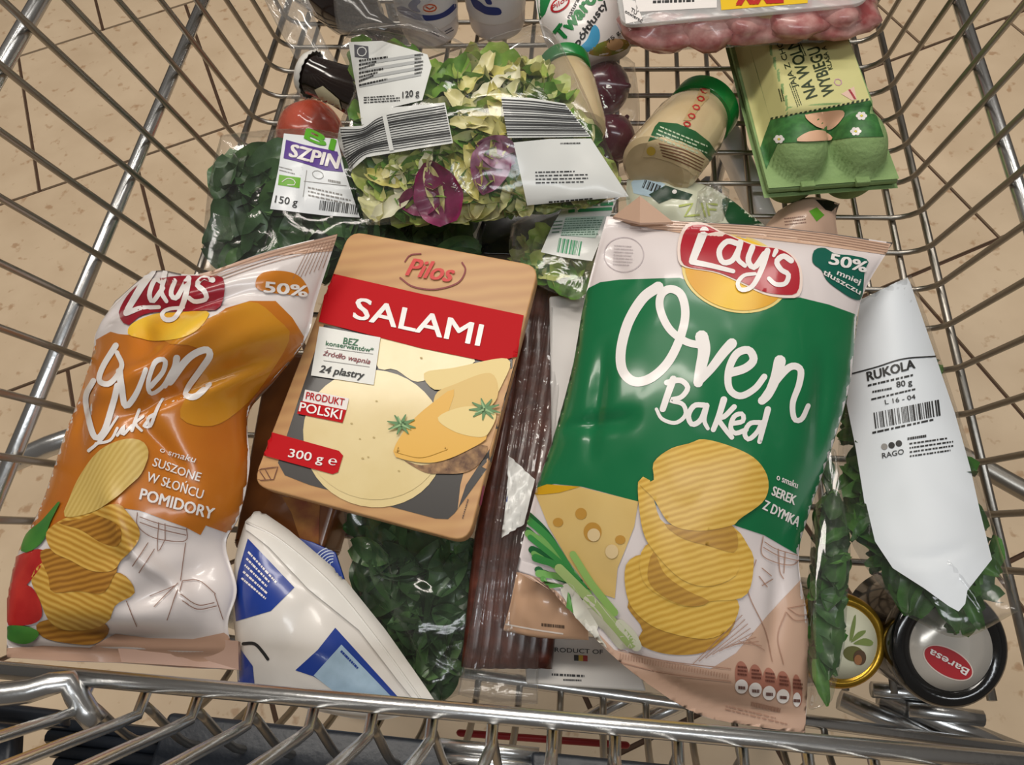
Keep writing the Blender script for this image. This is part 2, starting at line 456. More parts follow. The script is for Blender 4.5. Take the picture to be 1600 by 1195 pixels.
# ================================================================ SHOP FLOOR
FZ = -.5
def tile_mat():
    m = bpy.data.materials.new('beige_tile'); m.use_nodes = True; nt = m.node_tree; b = nt.nodes['Principled BSDF']; N = nt.nodes.new; L = nt.links.new
    tc = N('ShaderNodeTexCoord'); oi = N('ShaderNodeObjectInfo'); ad = N('ShaderNodeVectorMath'); ad.operation = 'ADD'
    L(tc.outputs['Object'], ad.inputs[0]); L(oi.outputs['Location'], ad.inputs[1])
    n = N('ShaderNodeTexNoise'); n.inputs['Scale'].default_value = 9; n.inputs['Detail'].default_value = 6
    r = N('ShaderNodeValToRGB'); r.color_ramp.elements[0].color = lin('#c4ad90'); r.color_ramp.elements[1].color = lin('#d2bc9f')
    r.color_ramp.elements[0].position = .3; r.color_ramp.elements[1].position = .7
    v = N('ShaderNodeTexNoise'); v.inputs['Scale'].default_value = 42; v.inputs['Detail'].default_value = 3
    vr = N('ShaderNodeValToRGB'); vr.color_ramp.elements[0].position = .61; vr.color_ramp.elements[1].position = .70
    vr.color_ramp.elements[0].color = (0, 0, 0, 1); vr.color_ramp.elements[1].color = (.6, .6, .6, 1)
    mx = N('ShaderNodeMixRGB'); mx.inputs[2].default_value = lin('#9c7450')
    for q in (n, v): L(ad.outputs[0], q.inputs['Vector'])
    L(n.outputs['Fac'], r.inputs[0]); L(v.outputs['Fac'], vr.inputs[0]); L(vr.outputs[0], mx.inputs[0]); L(r.outputs[0], mx.inputs[1]); L(mx.outputs[0], b.inputs['Base Color'])
    b.inputs['Roughness'].default_value = .32; b.inputs['Specular IOR Level'].default_value = .35
    return m
TILE = tile_mat()
fl = mesh('floor', [(-4, -3.2, FZ - .004), (4, -3.2, FZ - .004), (4, 5, FZ - .004), (-4, 5, FZ - .004)], [(0, 1, 2, 3)], mat('#4a3526', .8), None, False)
fl['kind'] = 'structure'; fl['label'] = 'beige speckled shop floor tiles with dark joints under the cart'
ang = math.radians(27.5); e1 = Vector((math.cos(ang), math.sin(ang), 0)); e2 = Vector((-math.sin(ang), math.cos(ang), 0))
TL, TW, G = .385, .449, .0035
def boxmesh(name, x, y, z, m):
    me = bpy.data.meshes.new(name); bm = bmesh.new(); bmesh.ops.create_cube(bm, size=1)
    for v in bm.verts: v.co = Vector((v.co.x * x, v.co.y * y, v.co.z * z))
    bm.to_mesh(me); bm.free(); me.materials.append(m); return me
tme = boxmesh('tile', TL - 2 * G, TW - 2 * G, .006, TILE)
for r in range(-4, 8):
    for k in range(-7, 9):
        nn = .030 + r * .449 + TW / 2 ; al = -.507 + (k + .5) * TL + (TL / 2 if (r % 2) else 0) + (TL / 2 if True else 0) * 0
        # row between n = .922 and .48 (r = 1) has its joint at -.507
        al = -.507 + (k + .5) * TL + (0 if r % 2 else TL / 2)
        p = e1 * al + e2 * nn
        if p.length > 3.0: continue
        o = bpy.data.objects.new('tile', tme); C.objects.link(o); o.parent = fl; o.location = (p.x, p.y, FZ - .003); o.rotation_euler = (0, 0, ang)

# ================================================================ SHOPPING CART
cart = empty('shopping_cart', 'chrome wire shopping cart basket holding all the groceries', 'shopping cart', (-.033, .45, FZ))
XL, XR, LEAN = -.368, .302, -.316
def up(x, y0, z): return Vector((x, y0 + LEAN * z, z))
wr = .0026
k = -8
while True:
    y0 = .507 + .0415 * k; k += 1
    if y0 < .10: continue
    if y0 > 1.02: break
    rc = .022; pts = [up(XL, y0, .44), up(XL, y0, .3), up(XL, y0, .15), up(XL, y0, rc)]
    for q in range(1, 4):
        a = PI / 2 * q / 4; pts.append(Vector((XL + rc - rc * math.cos(a), y0 + LEAN * rc * (1 - math.sin(a)), rc - rc * math.sin(a))))
    pts += [Vector((XL + rc, y0, 0)), Vector((0, y0, 0)), Vector((XR - rc, y0, 0))]
    for q in range(1, 4):
        a = PI / 2 * q / 4; pts.append(Vector((XR - rc + rc * math.sin(a), y0 + LEAN * rc * (1 - math.cos(a)), rc - rc * math.cos(a))))
    pts += [up(XR, y0, rc), up(XR, y0, .15), up(XR, y0, .3), up(XR, y0, .44)]
    tube('cross_wire', pts, wr, WIRE, cart)
x = .057 - .0325 * 12
while x < .27:
    tube('floor_wire', [(x, .085, -.005), (x, .5, -.005), (x, 1.0, -.005)], wr, WIRE, cart); x += .0325
for X, s in ((XL, -1), (XR, 1)):
    for z, rr in ((.134, .0052), (.272, .0056), (.42, .006)):
        xx = X + s * (wr + rr)
        tube('side_rail', [up(xx, .06 if z < .3 else .0, z), (xx, .5 + LEAN * z, z), up(xx, 1.02, z)], rr, CHROME, cart)
    for dx, z, r3 in ((-s * .018, -.006, .0034), (s * .0055, .006, .0036)):
        tube('base_rail', [(X + dx, .085, z), (X + dx, .5, z), (X + dx, 1.0, z)], r3, WIRE, cart)
# far end panel
for i in range(21):
    xx = XL + .02 + i * .0322; tube('end_wire', [(xx, 1.0, 0), (xx, .98, .15), (xx, .95, .44)], wr, WIRE, cart)
for z, y, rr in ((0, 1.003, .004), (.2, .972, .0045), (.42, .955, .006)): tube('end_rail', [(XL, y, z), (0, y + .005, z), (XR, y, z)], rr, CHROME, cart)
# rear gate: bottom bar, chrome rail and wires leaning towards the handle
GY = .068
g = bpy.data.objects.new('rear_gate', None); C.objects.link(g); g.parent = cart; g.location = Vector((0, GY, 0)) - cart.location
g['label'] = 'chrome wire rear gate with bright cross rail'
r0, r1 = W(-60, 1041, .18), W(1560, 1188, .18)
rd = (r1 - r0).normalized(); RA = r0 - rd * .045; RB = r1 + rd * .10
tube('cross_rail', [RA, RA.lerp(RB, .5), RB], .0044, CHROME, g, 12)
def railp(t): return RA.lerp(RB, t)
L_ = (RB - RA).length
b0, b1 = W(834, 1067, 0), W(1036, 1095, 0); bd = (b1 - b0).normalized()
BA = b0 - bd * .33; BB = b0 + bd * .325
tube('bottom_bar', [BA, b0, BB], .0045, CHROME, g, 10)
for i, (px, py) in enumerate([(136, 1074), (227, 1081), (308, 1088), (395, 1096), (490, 1104), (582, 1112), (676, 1120), (770, 1129), (864, 1137), (961, 1147), (1059, 1156), (1160, 1165), (1262, 1174), (1365, 1183), (1470, 1192)]):
    p = W(px, py, .175)
    tube('flap_wire', [p + Vector((0, .004, -.002)), p + Vector((0, -.004, -.003)), p + Vector((0, -.012, .004)), p + Vector((0, -.012 + LEAN * .06, .066)), p + Vector((0, -.012 + LEAN * .2, .206))], .0029, CHROME, g, 8, 14)
    u_ = (p.x - BA.x) / (BB.x - BA.x); q = BA.lerp(BB, u_)
    tube('gate_wire', [q, q + Vector((0, -.02, .006)), q + Vector((0, -.045, .035)), Vector((p.x, p.y - .02, .10)), p + Vector((0, -.006, -.004))], .0024, WIRE, g, 8, 18)
p = W(100, 1062, .186)
tube('hinge_rod', [p + Vector((-.10, -.018, .012)), p + Vector((-.02, -.008, .004)), p, p + Vector((.008, -.01, -.008)), p + Vector((.016, -.018, -.014))], .006, CHROME, g, 10, 16)
# folded child seat, dark plastic
SEAT = mat('#1c2129', .38, bump=.15, bscale=250)
s = bpy.data.objects.new('child_seat', None); C.objects.link(s); s.parent = cart; s.location = W(600, 1180, .10) - cart.location
s['label'] = 'folded dark blue-grey plastic child seat'
def slab(name, px, z, h, m, par, bev=.003): return rbox(name, [W(a, b, z) for a, b in px], h, m, par, bev)
slab('seat_panel', [(262, 1112), (692, 1158), (700, 1330), (180, 1330)], .10, .012, SEAT, s)
slab('seat_panel', [(828, 1172), (1330, 1222), (1360, 1360), (832, 1340)], .10, .012, SEAT, s)
slab('seat_edge', [(-60, 1090), (92, 1108), (96, 1136), (-60, 1124)], .13, .012, SEAT, s)
slab('seat_edge', [(-60, 1122), (20, 1130), (10, 1300), (-60, 1300)], .15, .012, SEAT, s)
for i in range(6):
    y = 1128 + i * 22
    a, b = W(70 + i * 6, y + 0, .085), W(690, y + 66, .085); tube('seat_rib', [a, a.lerp(b, .5), b], .004, SEAT, s)
for y in (1163, 1183): tube('seat_bar', [W(680, y, .095), W(760, y + 8, .095), W(842, y + 16, .095)], .0038, CHROME, s, 10)
slab('red_strip', [(712, 1138), (985, 1158), (985, 1170), (712, 1150)], -.06, .006, mat('#8f1f22', .4), cart)
# chassis parts below the basket
slab('chassis_plate', [(1120, 195), (1156, 190), (1219, 338), (1184, 330)], -.012, .03, mat('#eef3fb', .3, coat=.5), cart, .006)
tube('chassis_tube', [W(-80, 765, -.1), W(48, 709, -.1), W(135, 678, -.1), W(420, 600, -.16)], .011, CHROME, cart, 14, 20)
tube('chassis_tube', [W(1460, 690, -.1), W(1530, 727, -.1), W(1600, 766, -.1), W(1720, 830, -.1)], .009, WIRE, cart, 14, 12)
for pts, r_ in ((((1312, 1092), (1400, 1130), (1500, 1180), (1600, 1230)), .0075), (((1375, 1085), (1470, 1128), (1600, 1180)), .008)):
    tube('linkage_rod', [W(a, b, -.02) for a, b in pts], r_, CHROME, cart, 10)
for pts in (((1362, 1077), (1400, 1080), (1450, 1086)), ((1418, 1108), (1470, 1114), (1535, 1122))):
    tube('linkage_bar', [W(a, b, -.01) for a, b in pts], .0055, CHROME, cart, 10)
for pts in (((985, 1135), (1035, 1112), (1075, 1095)), ((905, 1130), (960, 1100), (1000, 1080))):
    tube('linkage_rod', [W(a, b, -.12) for a, b in pts], .006, CHROME, cart, 10)
# legs and wheels, standing on the floor below the basket
for x, y in ((-.30, .12), (.24, .12), (-.26, .88), (.20, .88)):
    tube('cart_leg', [(x, y, -.012), (x, y + .01, -.2), (x, y + .03, FZ + .07)], .010, CHROME, cart, 10)
    lathe('wheel', (x - .014, y + .03, FZ + .055), (x + .014, y + .03, FZ + .055), [(0, .035), (0, .05), (.2, .055), (.8, .055), (1, .05), (1, .035)], mat('#3a3a3c', .6), cart, 24)

# ================================================================ GREEN CHIPS BAG
c7 = crop(800, 300, .375); c8 = crop(780, 680, .431)
FOIL = dict(rough=.3, coat=.35)
PINKW = mat('#d9cfcd', .3, coat=.4); PEACH = mat('#c9a78f', .32, coat=.3); GREEN = mat('#0f6a3e', .3, coat=.4)
gb = empty('chips_bag', 'large green and white potato chips bag between cheese pack and rocket bag', 'chips bag', W(1080, 800, .06))
gbag = pillow('bag', [(948, 338, .165), (1060, 345, .170), (1180, 352, .168), (1290, 364, .165), (1395, 379, .155)],
    [(1395, 379, .155), (1345, 470, .145), (1330, 590, .135), (1303, 690, .125), (1265, 800, .115), (1248, 875, .105), (1264, 990, .09), (1258, 1145, .07)],
    [(806, 893, .10), (850, 912, .10), (895, 960, .095), (975, 1040, .09), (1082, 1112, .08), (1168, 1133, .075), (1258, 1145, .07)],
    [(948, 338, .165), (914, 465, .15), (895, 570, .145), (864, 685, .13), (836, 770, .12), (806, 893, .10)],
    .034, .028, PINKW, gb, 90, 130, seed=3.1, wr=.0012, px=.6, py=.5, seal=.035,
    creases=[(.04, .12, .10, .08, .03, -.005), (.05, .62, .22, -.08, .02, -.005), (.85, .3, .08, .2, .03, -.003), (.1, .4, .05, .25, .03, -.004), (.9, .7, -.05, .2, .03, -.004)])
GS = Surf(gbag)
def gd(n, sh, m, l=1): return decal(n, GS, sh, m, gb, l)
gd('seal_strip', poly([(955, 340), (1060, 346), (1180, 353), (1290, 365), (1392, 381), (1384, 398), (1280, 384), (1170, 371), (1060, 364), (990, 352)]), PEACH, 1)
gd('seal_line', join(*[stroke([(985, 345 + i * 4), (1080, 349 + i * 4), (1180, 355 + i * 4), (1290, 367 + i * 4), (1388, 383 + i * 4)], .9, cap=False) for i in range(4)]), mat('#9a7763', .4), 2)
gd('printed_panel', poly([(896, 462), (938, 441), (969, 437), (1062, 434), (1130, 462), (1180, 470), (1250, 465), (1295, 476), (1358, 499), (1351, 590), (1325, 690), (1290, 800), (1266, 878), (1194, 836), (1146, 820), (1080, 800), (995, 783), (940, 768), (909, 760), (866, 756), (820, 768), (848, 685), (878, 570)], 6), GREEN, 1)
gd('printed_base', poly([(808, 893), (850, 905), (892, 945), (960, 1015), (1030, 1030), (1110, 1045), (1150, 1020), (1200, 960), (1256, 900), (1274, 1000), (1264, 1149), (1168, 1137), (1082, 1116), (975, 1043), (893, 963)]), mat('#c6a48e', .32, coat=.3), 1)
# cheese and leek picture
CHE = mat('#d6b876', .35, col2='#cfae6a', coat=.3)
gd('printed_cheese', poly(c8([(128, 200), (170, 180), (290, 186), (505, 240), (490, 330), (455, 420), (430, 480), (420, 590), (330, 560), (250, 450), (180, 330)])), CHE, 2)
gd('printed_cheese_rind', poly(c8([(125, 215), (128, 195), (175, 178), (295, 186), (220, 208), (160, 215)])), mat('#c99a1c', .35), 3)
gd('printed_hole', join(ell(*c8([(340, 350)])[0], 14, 15), ell(*c8([(298, 284)])[0], 9, 9), ell(*c8([(440, 378)])[0], 8, 7), ell(*c8([(215, 315)])[0], 8, 7)), mat('#b98a3c', .4), 3)
gd('printed_highlight', join(ell(*c8([(345, 360)])[0], 10, 10), ell(*c8([(410, 420)])[0], 10, 11)), mat('#d9c092', .4), 4)
lk = [mat('#1f5e33', .35), mat('#3c8a45', .35), mat('#74a95a', .35)]
for i in range(11):
    a = (85 + i * 6, 270 + i * 24 - (i % 3) * 10); b = (250 + i * 8, 470 + i * 10)
    gd('printed_leek_leaf', stroke(c8([a, ((a[0] + b[0]) / 2 + 5, (a[1] + b[1]) / 2 - 18 + (i % 2) * 18), b]), 9 if i % 2 else 12, wd2=7), lk[(i * 2) % 3], 3 + (i % 3) * .5)
for pts, wd, m in (([(220, 480), (300, 560), (400, 660), (480, 750)], 16, '#a9c07a'), ([(160, 520), (190, 590), (260, 650)], 10, '#5f9a4c'), ([(270, 430), (340, 540), (420, 640)], 12, '#8fb562'),
                   ([(250, 560), (300, 640), (330, 690)], 26, '#e2dfd0'), ([(330, 600), (400, 690), (450, 750)], 24, '#dcdac4'), ([(330, 690), (350, 740), (370, 770)], 18, '#e6e3d8'), ([(440, 680), (480, 720), (500, 760)], 16, '#d8d8c0')):
    gd('printed_leek_bulb', stroke(c8(pts), wd * .9, wd2=wd), mat(m, .35), 5.2)
# stacked ridged chips
CH1 = stripe_mat('printed_chip', '#c69a3c', '#dcb658', 95, (0, 0, 1.25), 1.5); CH2 = stripe_mat('printed_chip_shade', '#a87c34', '#bf9442', 95, (0, 0, 1.25), 1.5)
gd('printed_chip', poly(c8([(470, 600), (520, 700), (500, 745), (560, 780), (650, 795), (750, 782), (830, 720), (850, 640), (700, 600)]), smooth=40), CH2, 2)
gd('printed_chip', poly(c8([(460, 470), (470, 600), (540, 680), (640, 720), (760, 735), (840, 690), (865, 600), (760, 560), (600, 480), (530, 430)]), smooth=44), CH1, 3)
gd('printed_chip', poly(c8([(530, 400), (520, 520), (600, 590), (690, 620), (760, 600), (890, 580), (920, 460), (900, 400), (840, 330), (700, 340)]), smooth=44), CH1, 4)
gd('printed_chip_shadow', poly(c8([(560, 420), (600, 500), (680, 560), (760, 600), (690, 618), (600, 585), (540, 520)]), smooth=30), CH2, 4.6)
gd('printed_chip', poly(c8([(505, 170), (545, 160), (560, 230), (600, 320), (720, 330), (840, 320), (860, 400), (860, 500), (760, 545), (660, 520), (570, 430), (520, 340)]), smooth=44), CH1, 5.2)
gd('printed_chip_shadow', poly(c8([(600, 320), (700, 340), (840, 325), (855, 420), (760, 400), (660, 370)]), smooth=30), CH2, 5.8)
gd('printed_chip', poly(c8([(560, 100), (620, 50), (690, 30), (740, 15), (850, 45), (930, 90), (970, 160), (955, 235), (870, 300), (840, 325), (720, 345), (620, 320), (560, 230), (510, 175), (560, 165)]), smooth=60), CH1, 6.4)
# sketches of jars, tape measure, nutrition badges
SK = mat('#a9826e', .4)
gd('printed_sketch', join(*[stroke(c8(p), 1.3, cap=False) for p in ([(955, 365), (950, 430), (1000, 460), (1060, 470), (1085, 450)], [(960, 385), (1000, 410), (1080, 435)], [(955, 405), (1010, 435), (1082, 455)], [(1010, 410), (1015, 490), (1030, 520)], [(1035, 420), (1030, 500)], [(930, 450), (900, 560), (960, 700), (990, 820)], [(1045, 625), (1080, 650), (1110, 650)], [(1040, 640), (1070, 670), (1115, 668)], [(1040, 640), (1010, 730), (1030, 830)], [(1050, 625), (1110, 615)], [(950, 480), (985, 510)], [(940, 510), (970, 550)], [(950, 545), (990, 520)])]
    + [stroke(c8([(700 + i * 24, 830 - i * 12), (880 + i * 10, 650 + i * 16)]), 1, cap=False) for i in range(9)]), SK, 3)
gd('printed_tape_measure', join(*[stroke(c8([(430, 775 + k), (600, 815 + k), (840, 845 + k)]), 1.3, cap=False) for k in (0, 45)] + [stroke(c8([(440 + i * 10, 790 + i * 1.9), (438 + i * 10, 810 + i * 1.8)]), 1, False, cap=False) for i in range(40)]), SK, 3)
BD = mat('#a8705e', .35)
for i in range(5):
    x, y = 880 + i * 50, 880 + i * 12
    rx = 11 if i < 4 else 7
    gd('nutrition_badge', poly([(a, b) for a, b in ellpts(*c8([(x, y - 5)])[0], rx, 25, -6, 24)[:-1]]), BD, 2)
    gd('nutrition_badge_foot', ell(*c8([(x - 3, y + 28)])[0], rx - 1, 11), WHITE, 3)
    gd('nutrition_badge_print', join(scribble(c8([(x - 17, y - 50)])[0], c8([(x + 17, y - 46)])[0], (0, 17), 3, .55, i), scribble(c8([(x - 15, y + 22)])[0], c8([(x + 14, y + 24)])[0], (0, 7), 1, .7, i + 9)), mat('#5e3228', .5), 4)
gd('small_print', join(scribble(c8([(820, 975)])[0], c8([(1045, 1030)])[0], (-1, 10), 2, .4, 4), scribble(c8([(915, 960)])[0], c8([(1025, 985)])[0], (-1, 8), 1, .8, 6)), SK, 3)
# logo
YEL = stripe_mat('logo_yellow', '#d69a1c', '#e9bd3c', 6, (0, 0, .4), 1)
gd('logo_ring', ell(1149, 428, 85, 60, 14), mat('#dfc77a', .3), 2)
gd('logo_sun', ell(1149, 428, 80, 56, 14), YEL, 3)
RED = mat('#a81c2b', .3, coat=.4)
rp = c7([(735, 148), (800, 140), (870, 172), (1000, 225), (1100, 240), (1155, 265), (1188, 310), (1196, 370), (1185, 420), (1150, 432), (1050, 420), (950, 375), (850, 335), (725, 312), (702, 270), (706, 205)])
gd('logo_banner_edge', poly([((x - 1155) * 1.05 + 1155, (y - 405) * 1.08 + 405) for x, y in rp], smooth=60), mat('#e3cfc4', .3), 4)
gd('logo_banner', poly(rp, smooth=60), RED, 5)
def script(strokes, k, f): return join(*[stroke(f(p), wdt * k, wd2=(w2 * k if w2 else None)) for p, wdt, w2 in strokes])
LAYS = [([(800, 165), (775, 230), (752, 290)], 38, 30), ([(748, 295), (830, 312), (920, 335)], 24, 18), ([(942, 222), (895, 212), (862, 250), (875, 296), (915, 290), (945, 240)], 23, None), ([(950, 215), (938, 280), (968, 312)], 25, 18),
        ([(1000, 235), (982, 290), (1008, 318), (1050, 262)], 24, None), ([(1062, 250), (1040, 320), (1000, 395), (955, 412), (938, 385), (965, 352), (1010, 345)], 25, 14), ([(1098, 250), (1088, 270)], 20, 14), ([(1160, 290), (1128, 272), (1100, 295), (1118, 328), (1148, 348), (1135, 385), (1095, 388), (1068, 365)], 24, 18)]
gd('logo_lettering', script(LAYS, .375, c7), WHITE, 6)
# big script lettering
OVEN = [([(610, 396), (545, 445), (485, 545), (455, 660), (462, 745), (510, 790), (580, 775), (650, 710), (700, 610), (722, 510), (705, 430), (660, 405), (622, 430), (618, 490), (655, 570), (720, 622), (785, 640)], 44, 30), ([(790, 605), (800, 660), (785, 740), (775, 795)], 56, 40), ([(775, 795), (830, 735), (880, 670), (915, 632)], 30, 44),
        ([(905, 755), (970, 735), (1005, 700), (985, 660), (935, 675), (902, 745), (905, 820), (950, 850), (1010, 820), (1050, 770)], 36, 26), ([(1115, 705), (1095, 780), (1065, 845), (1040, 870)], 50, 34), ([(1050, 860), (1105, 780), (1160, 728), (1200, 740), (1195, 800), (1168, 880), (1175, 945), (1205, 945), (1232, 890)], 34, 20)]
gd('brand_lettering', script(OVEN, .375, c7), WHITE, 2)
BAKED = [([(672, 780), (650, 840), (628, 905)], 30, 26), ([(645, 795), (700, 785), (732, 815), (705, 855), (660, 868), (712, 885), (722, 930), (680, 962), (625, 945), (602, 905)], 24, 14), ([(800, 888), (760, 890), (735, 930), (750, 968), (785, 950), (808, 895)], 22, None), ([(810, 890), (800, 950), (815, 985)], 24, 16),
         ([(882, 865), (862, 930), (838, 990)], 28, 22), ([(925, 895), (885, 935), (860, 945), (885, 985), (915, 1022)], 22, 20), ([(915, 965), (960, 955), (958, 925), (925, 935), (910, 980), (930, 1005), (975, 990)], 20, None), ([(1030, 960), (990, 965), (968, 1005), (985, 1030), (1020, 1000), (1040, 960)], 20, None), ([(1065, 905), (1048, 970), (1030, 1040)], 26, 20)]
gd('variety_lettering', script(BAKED, .375, c7), WHITE, 2)
gd('flavour_lettering', join(text('o smaku', c8([(1003, 160)])[0], c8([(1078, 192)])[0], (2, -10), .01), text('SEREK', c8([(985, 215)])[0], c8([(1068, 252)])[0], (4, -14), .02), text('Z DYMKĄ', c8([(952, 265)])[0], c8([(1080, 332)])[0], (5, -14), .02)), WHITE, 2)
gd('splash', poly(c7([(1258, 245), (1300, 234), (1345, 258), (1410, 265), (1482, 285), (1468, 330), (1455, 440), (1420, 445), (1370, 415), (1312, 370), (1288, 325), (1252, 295)]), smooth=44), mat('#0d5a4a', .28, coat=.4), 2)
gd('splash_lettering', join(text('50%', c7([(1318, 300)])[0], c7([(1470, 335)])[0], (4, -16), .04), text('mniej', c7([(1350, 345)])[0], c7([(1445, 385)])[0], (3, -8), .02), text('tłuszczu', c7([(1292, 343)])[0], c7([(1445, 428)])[0], (3, -8), .02)), WHITE, 3)
gd('printed_stamp', join(stroke(ellpts(975, 398, 31, 27, 0, 30), 1, cap=False), scribble((960, 382), (990, 384), (-2, 34), 7, .25, 5)), mat('#b9aeb0', .4), 2)
# folded corner of the top seal
fc = pw([(958, 338, .170), (1000, 306, .186), (1052, 347, .174), (1000, 348, .178)])
mesh('folded_corner', fc + [v - Vector((0, 0, .002)) for v in fc], [(0, 1, 2, 3), (7, 6, 5, 4), (0, 4, 5, 1), (1, 5, 6, 2), (2, 6, 7, 3), (3, 7, 4, 0)], PEACH, gb, False)

# ================================================================ ORANGE CHIPS BAG
c5 = crop(0, 360, .368); c3 = crop(0, 660, .3348)
ORG = mat('#b4631a', .3, coat=.4, col2='#c67a22', nscale=9)
ob = empty('chips_bag', 'orange and white crumpled potato chips bag leaning against the cart side', 'chips bag', W(230, 800, .06))
obag = pillow('bag', [(180, 470, .14), (240, 424, .150), (310, 428, .165), (420, 392, .165), (528, 365, .15)],
    [(528, 365, .15), (494, 470, .135), (480, 525, .13), (434, 584, .12), (388, 640, .115), (390, 725, .105), (375, 800, .10), (353, 850, .095), (370, 920, .09), (356, 978, .085), (374, 1045, .07)],
    [(10, 1027, .108), (100, 1033, .095), (190, 1036, .08), (300, 1044, .075), (374, 1045, .07)],
    [(180, 470, .14), (150, 520, .14), (143, 566, .135), (107, 680, .12), (67, 794, .11), (32, 862, .11), (14, 930, .112), (10, 1027, .108)],
    .042, .055, mat('#dcd3d0', .28, coat=.5), ob, 90, 130, seed=8.7, wr=.0025, wscale=20, px=.6, py=.5, seal=.03,
    creases=[(.1, .12, .75, .02, .03, -.012), (.95, .3, -.45, .12, .04, -.012), (.78, .14, -.5, .25, .05, .008), (.55, .42, .25, .2, .035, -.007), (.5, .62, .35, .25, .03, .008), (.95, .78, -.4, .08, .03, -.008), (.1, .35, .3, .02, .03, .005), (.2, .93, .7, 0, .03, -.012), (.05, .3, .25, .2, .04, -.006), (.3, .15, .2, .15, .04, -.006)])
OS = Surf(obag)
def od(n, sh, m, l=1): return decal(n, OS, sh, m, ob, l)
od('seal_strip', poly([(310, 429), (420, 393), (527, 366), (522, 392), (430, 400), (355, 420), (318, 438)]), mat('#c2a08a', .32, coat=.3), 1)
od('seal_line', join(*[stroke([(330, 428 + i * 5), (420, 397 + i * 5), (524, 370 + i * 5)], .9, cap=False) for i in range(4)] + [stroke([(455 + i * 7, 440 - i * 3), (485 + i * 5, 382 - i)], .9, cap=False) for i in range(8)]), mat('#9a7763', .4), 2)
od('printed_panel', poly(c5([(505, 440), (560, 445), (700, 460), (830, 420), (960, 330), (1060, 300), (1170, 300), (1240, 370), (1290, 450), (1270, 545), (1200, 640), (1140, 730), (1075, 770), (1070, 860), (1070, 950)]) + c3([(1170, 170), (1140, 420), (1070, 520), (960, 480), (935, 525), (870, 490), (650, 410), (530, 395), (300, 480), (100, 590), (30, 650), (160, 400)]) + c5([(150, 1110), (240, 870), (295, 720), (345, 570), (380, 480), (470, 430)])), ORG, 1)
od('printed_pepper', poly(c5([(700, 470), (960, 340), (1080, 305), (1180, 380), (1230, 450), (1150, 600), (1040, 740), (900, 830), (760, 780), (880, 560), (820, 490)]), smooth=50), mat('#c98a22', .28, coat=.5, col2='#c27a1e', nscale=14), 2)
od('logo_sun', poly(c5([(545, 440), (560, 400), (620, 370), (700, 350), (860, 345), (890, 355), (840, 420), (760, 460), (660, 470), (590, 458)]), smooth=40), YEL, 3)
od('logo_banner', poly(c5([(508, 350), (560, 260), (640, 215), (760, 195), (900, 195), (948, 205), (952, 270), (930, 335), (860, 345), (700, 345), (600, 365), (545, 405)]), smooth=44), mat('#8f1626', .28, coat=.4), 4)
OL = [([(650, 175), (600, 250), (560, 315), (540, 355)], 34, 26), ([(545, 355), (610, 330), (680, 325)], 22, 18), ([(690, 225), (660, 215), (640, 270), (655, 300), (695, 250)], 20, None), ([(705, 180), (690, 260), (712, 300)], 22, 16), ([(745, 215), (730, 270), (755, 285), (795, 215)], 20, None), ([(805, 205), (790, 280), (750, 370), (710, 385), (690, 365), (715, 335), (780, 325)], 24, 16), ([(905, 215), (865, 205), (840, 235), (870, 260), (875, 290), (830, 300), (805, 285)], 24, 18)]
od('logo_lettering', script(OL, .368, c5), WHITE, 5)
OO = [([(495, 490), (440, 580), (425, 640), (470, 650), (520, 580), (500, 520)], 26, 20), ([(400, 640), (368, 710), (385, 820), (410, 880), (445, 850), (480, 740), (500, 660)], 24, 26), ([(510, 600), (520, 680), (535, 745), (580, 690), (620, 590)], 30, 20), ([(640, 660), (690, 600), (700, 550), (660, 560), (630, 640), (640, 690), (690, 660), (730, 590)], 22, 16), ([(750, 540), (740, 580), (700, 660)], 30, 18), ([(720, 640), (800, 540), (870, 505), (890, 530), (850, 590), (800, 660), (790, 700), (830, 705), (890, 655)], 34, 22)]
od('brand_lettering', script(OO, .368, c5), WHITE, 3)
OB = [([(380, 935), (440, 880), (500, 790)], 14, 10), ([(410, 905), (470, 890), (500, 840)], 12, None), ([(500, 870), (530, 830), (520, 870), (560, 830)], 13, None), ([(590, 760), (560, 850)], 14, None), ([(610, 790), (575, 820), (600, 850)], 12, None), ([(610, 830), (635, 800), (615, 835), (640, 830)], 11, None), ([(690, 715), (665, 770), (640, 830), (630, 800), (660, 780)], 14, None)]
od('variety_lettering', script(OB, .368, c5), WHITE, 3)
od('flavour_lettering', join(text('o smaku', c5([(675, 940)])[0], c5([(825, 985)])[0], (4, -9), .005), text('SUSZONE', c5([(645, 1000)])[0], c5([(845, 1065)])[0], (4, -13), .01), text('W SŁOŃCU', c5([(620, 1062)])[0], c5([(855, 1140)])[0], (4, -14), .01), text('POMIDORY', c5([(592, 1140)])[0], c5([(900, 1225)])[0], (4, -17), .025)), WHITE, 3)
od('splash', poly(c5([(1085, 240), (1100, 190), (1160, 172), (1240, 180), (1290, 215), (1305, 275), (1200, 270), (1130, 262)]), smooth=30), mat('#c77a24', .28, coat=.4), 2)
od('splash_lettering', text('50%', c5([(1120, 262)])[0], c5([(1300, 282)])[0], (2, -17), .04), WHITE, 3)
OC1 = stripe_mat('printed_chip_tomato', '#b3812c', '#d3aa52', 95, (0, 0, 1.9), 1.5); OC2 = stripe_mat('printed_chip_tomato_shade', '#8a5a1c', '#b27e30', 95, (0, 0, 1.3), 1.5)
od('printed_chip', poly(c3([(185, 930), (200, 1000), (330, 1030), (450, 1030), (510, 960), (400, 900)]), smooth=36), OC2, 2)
od('printed_chip', poly(c3([(150, 720), (190, 830), (230, 920), (300, 965), (430, 960), (510, 920), (540, 850), (630, 790), (560, 700), (400, 720), (240, 640)]), smooth=44), OC1, 3)
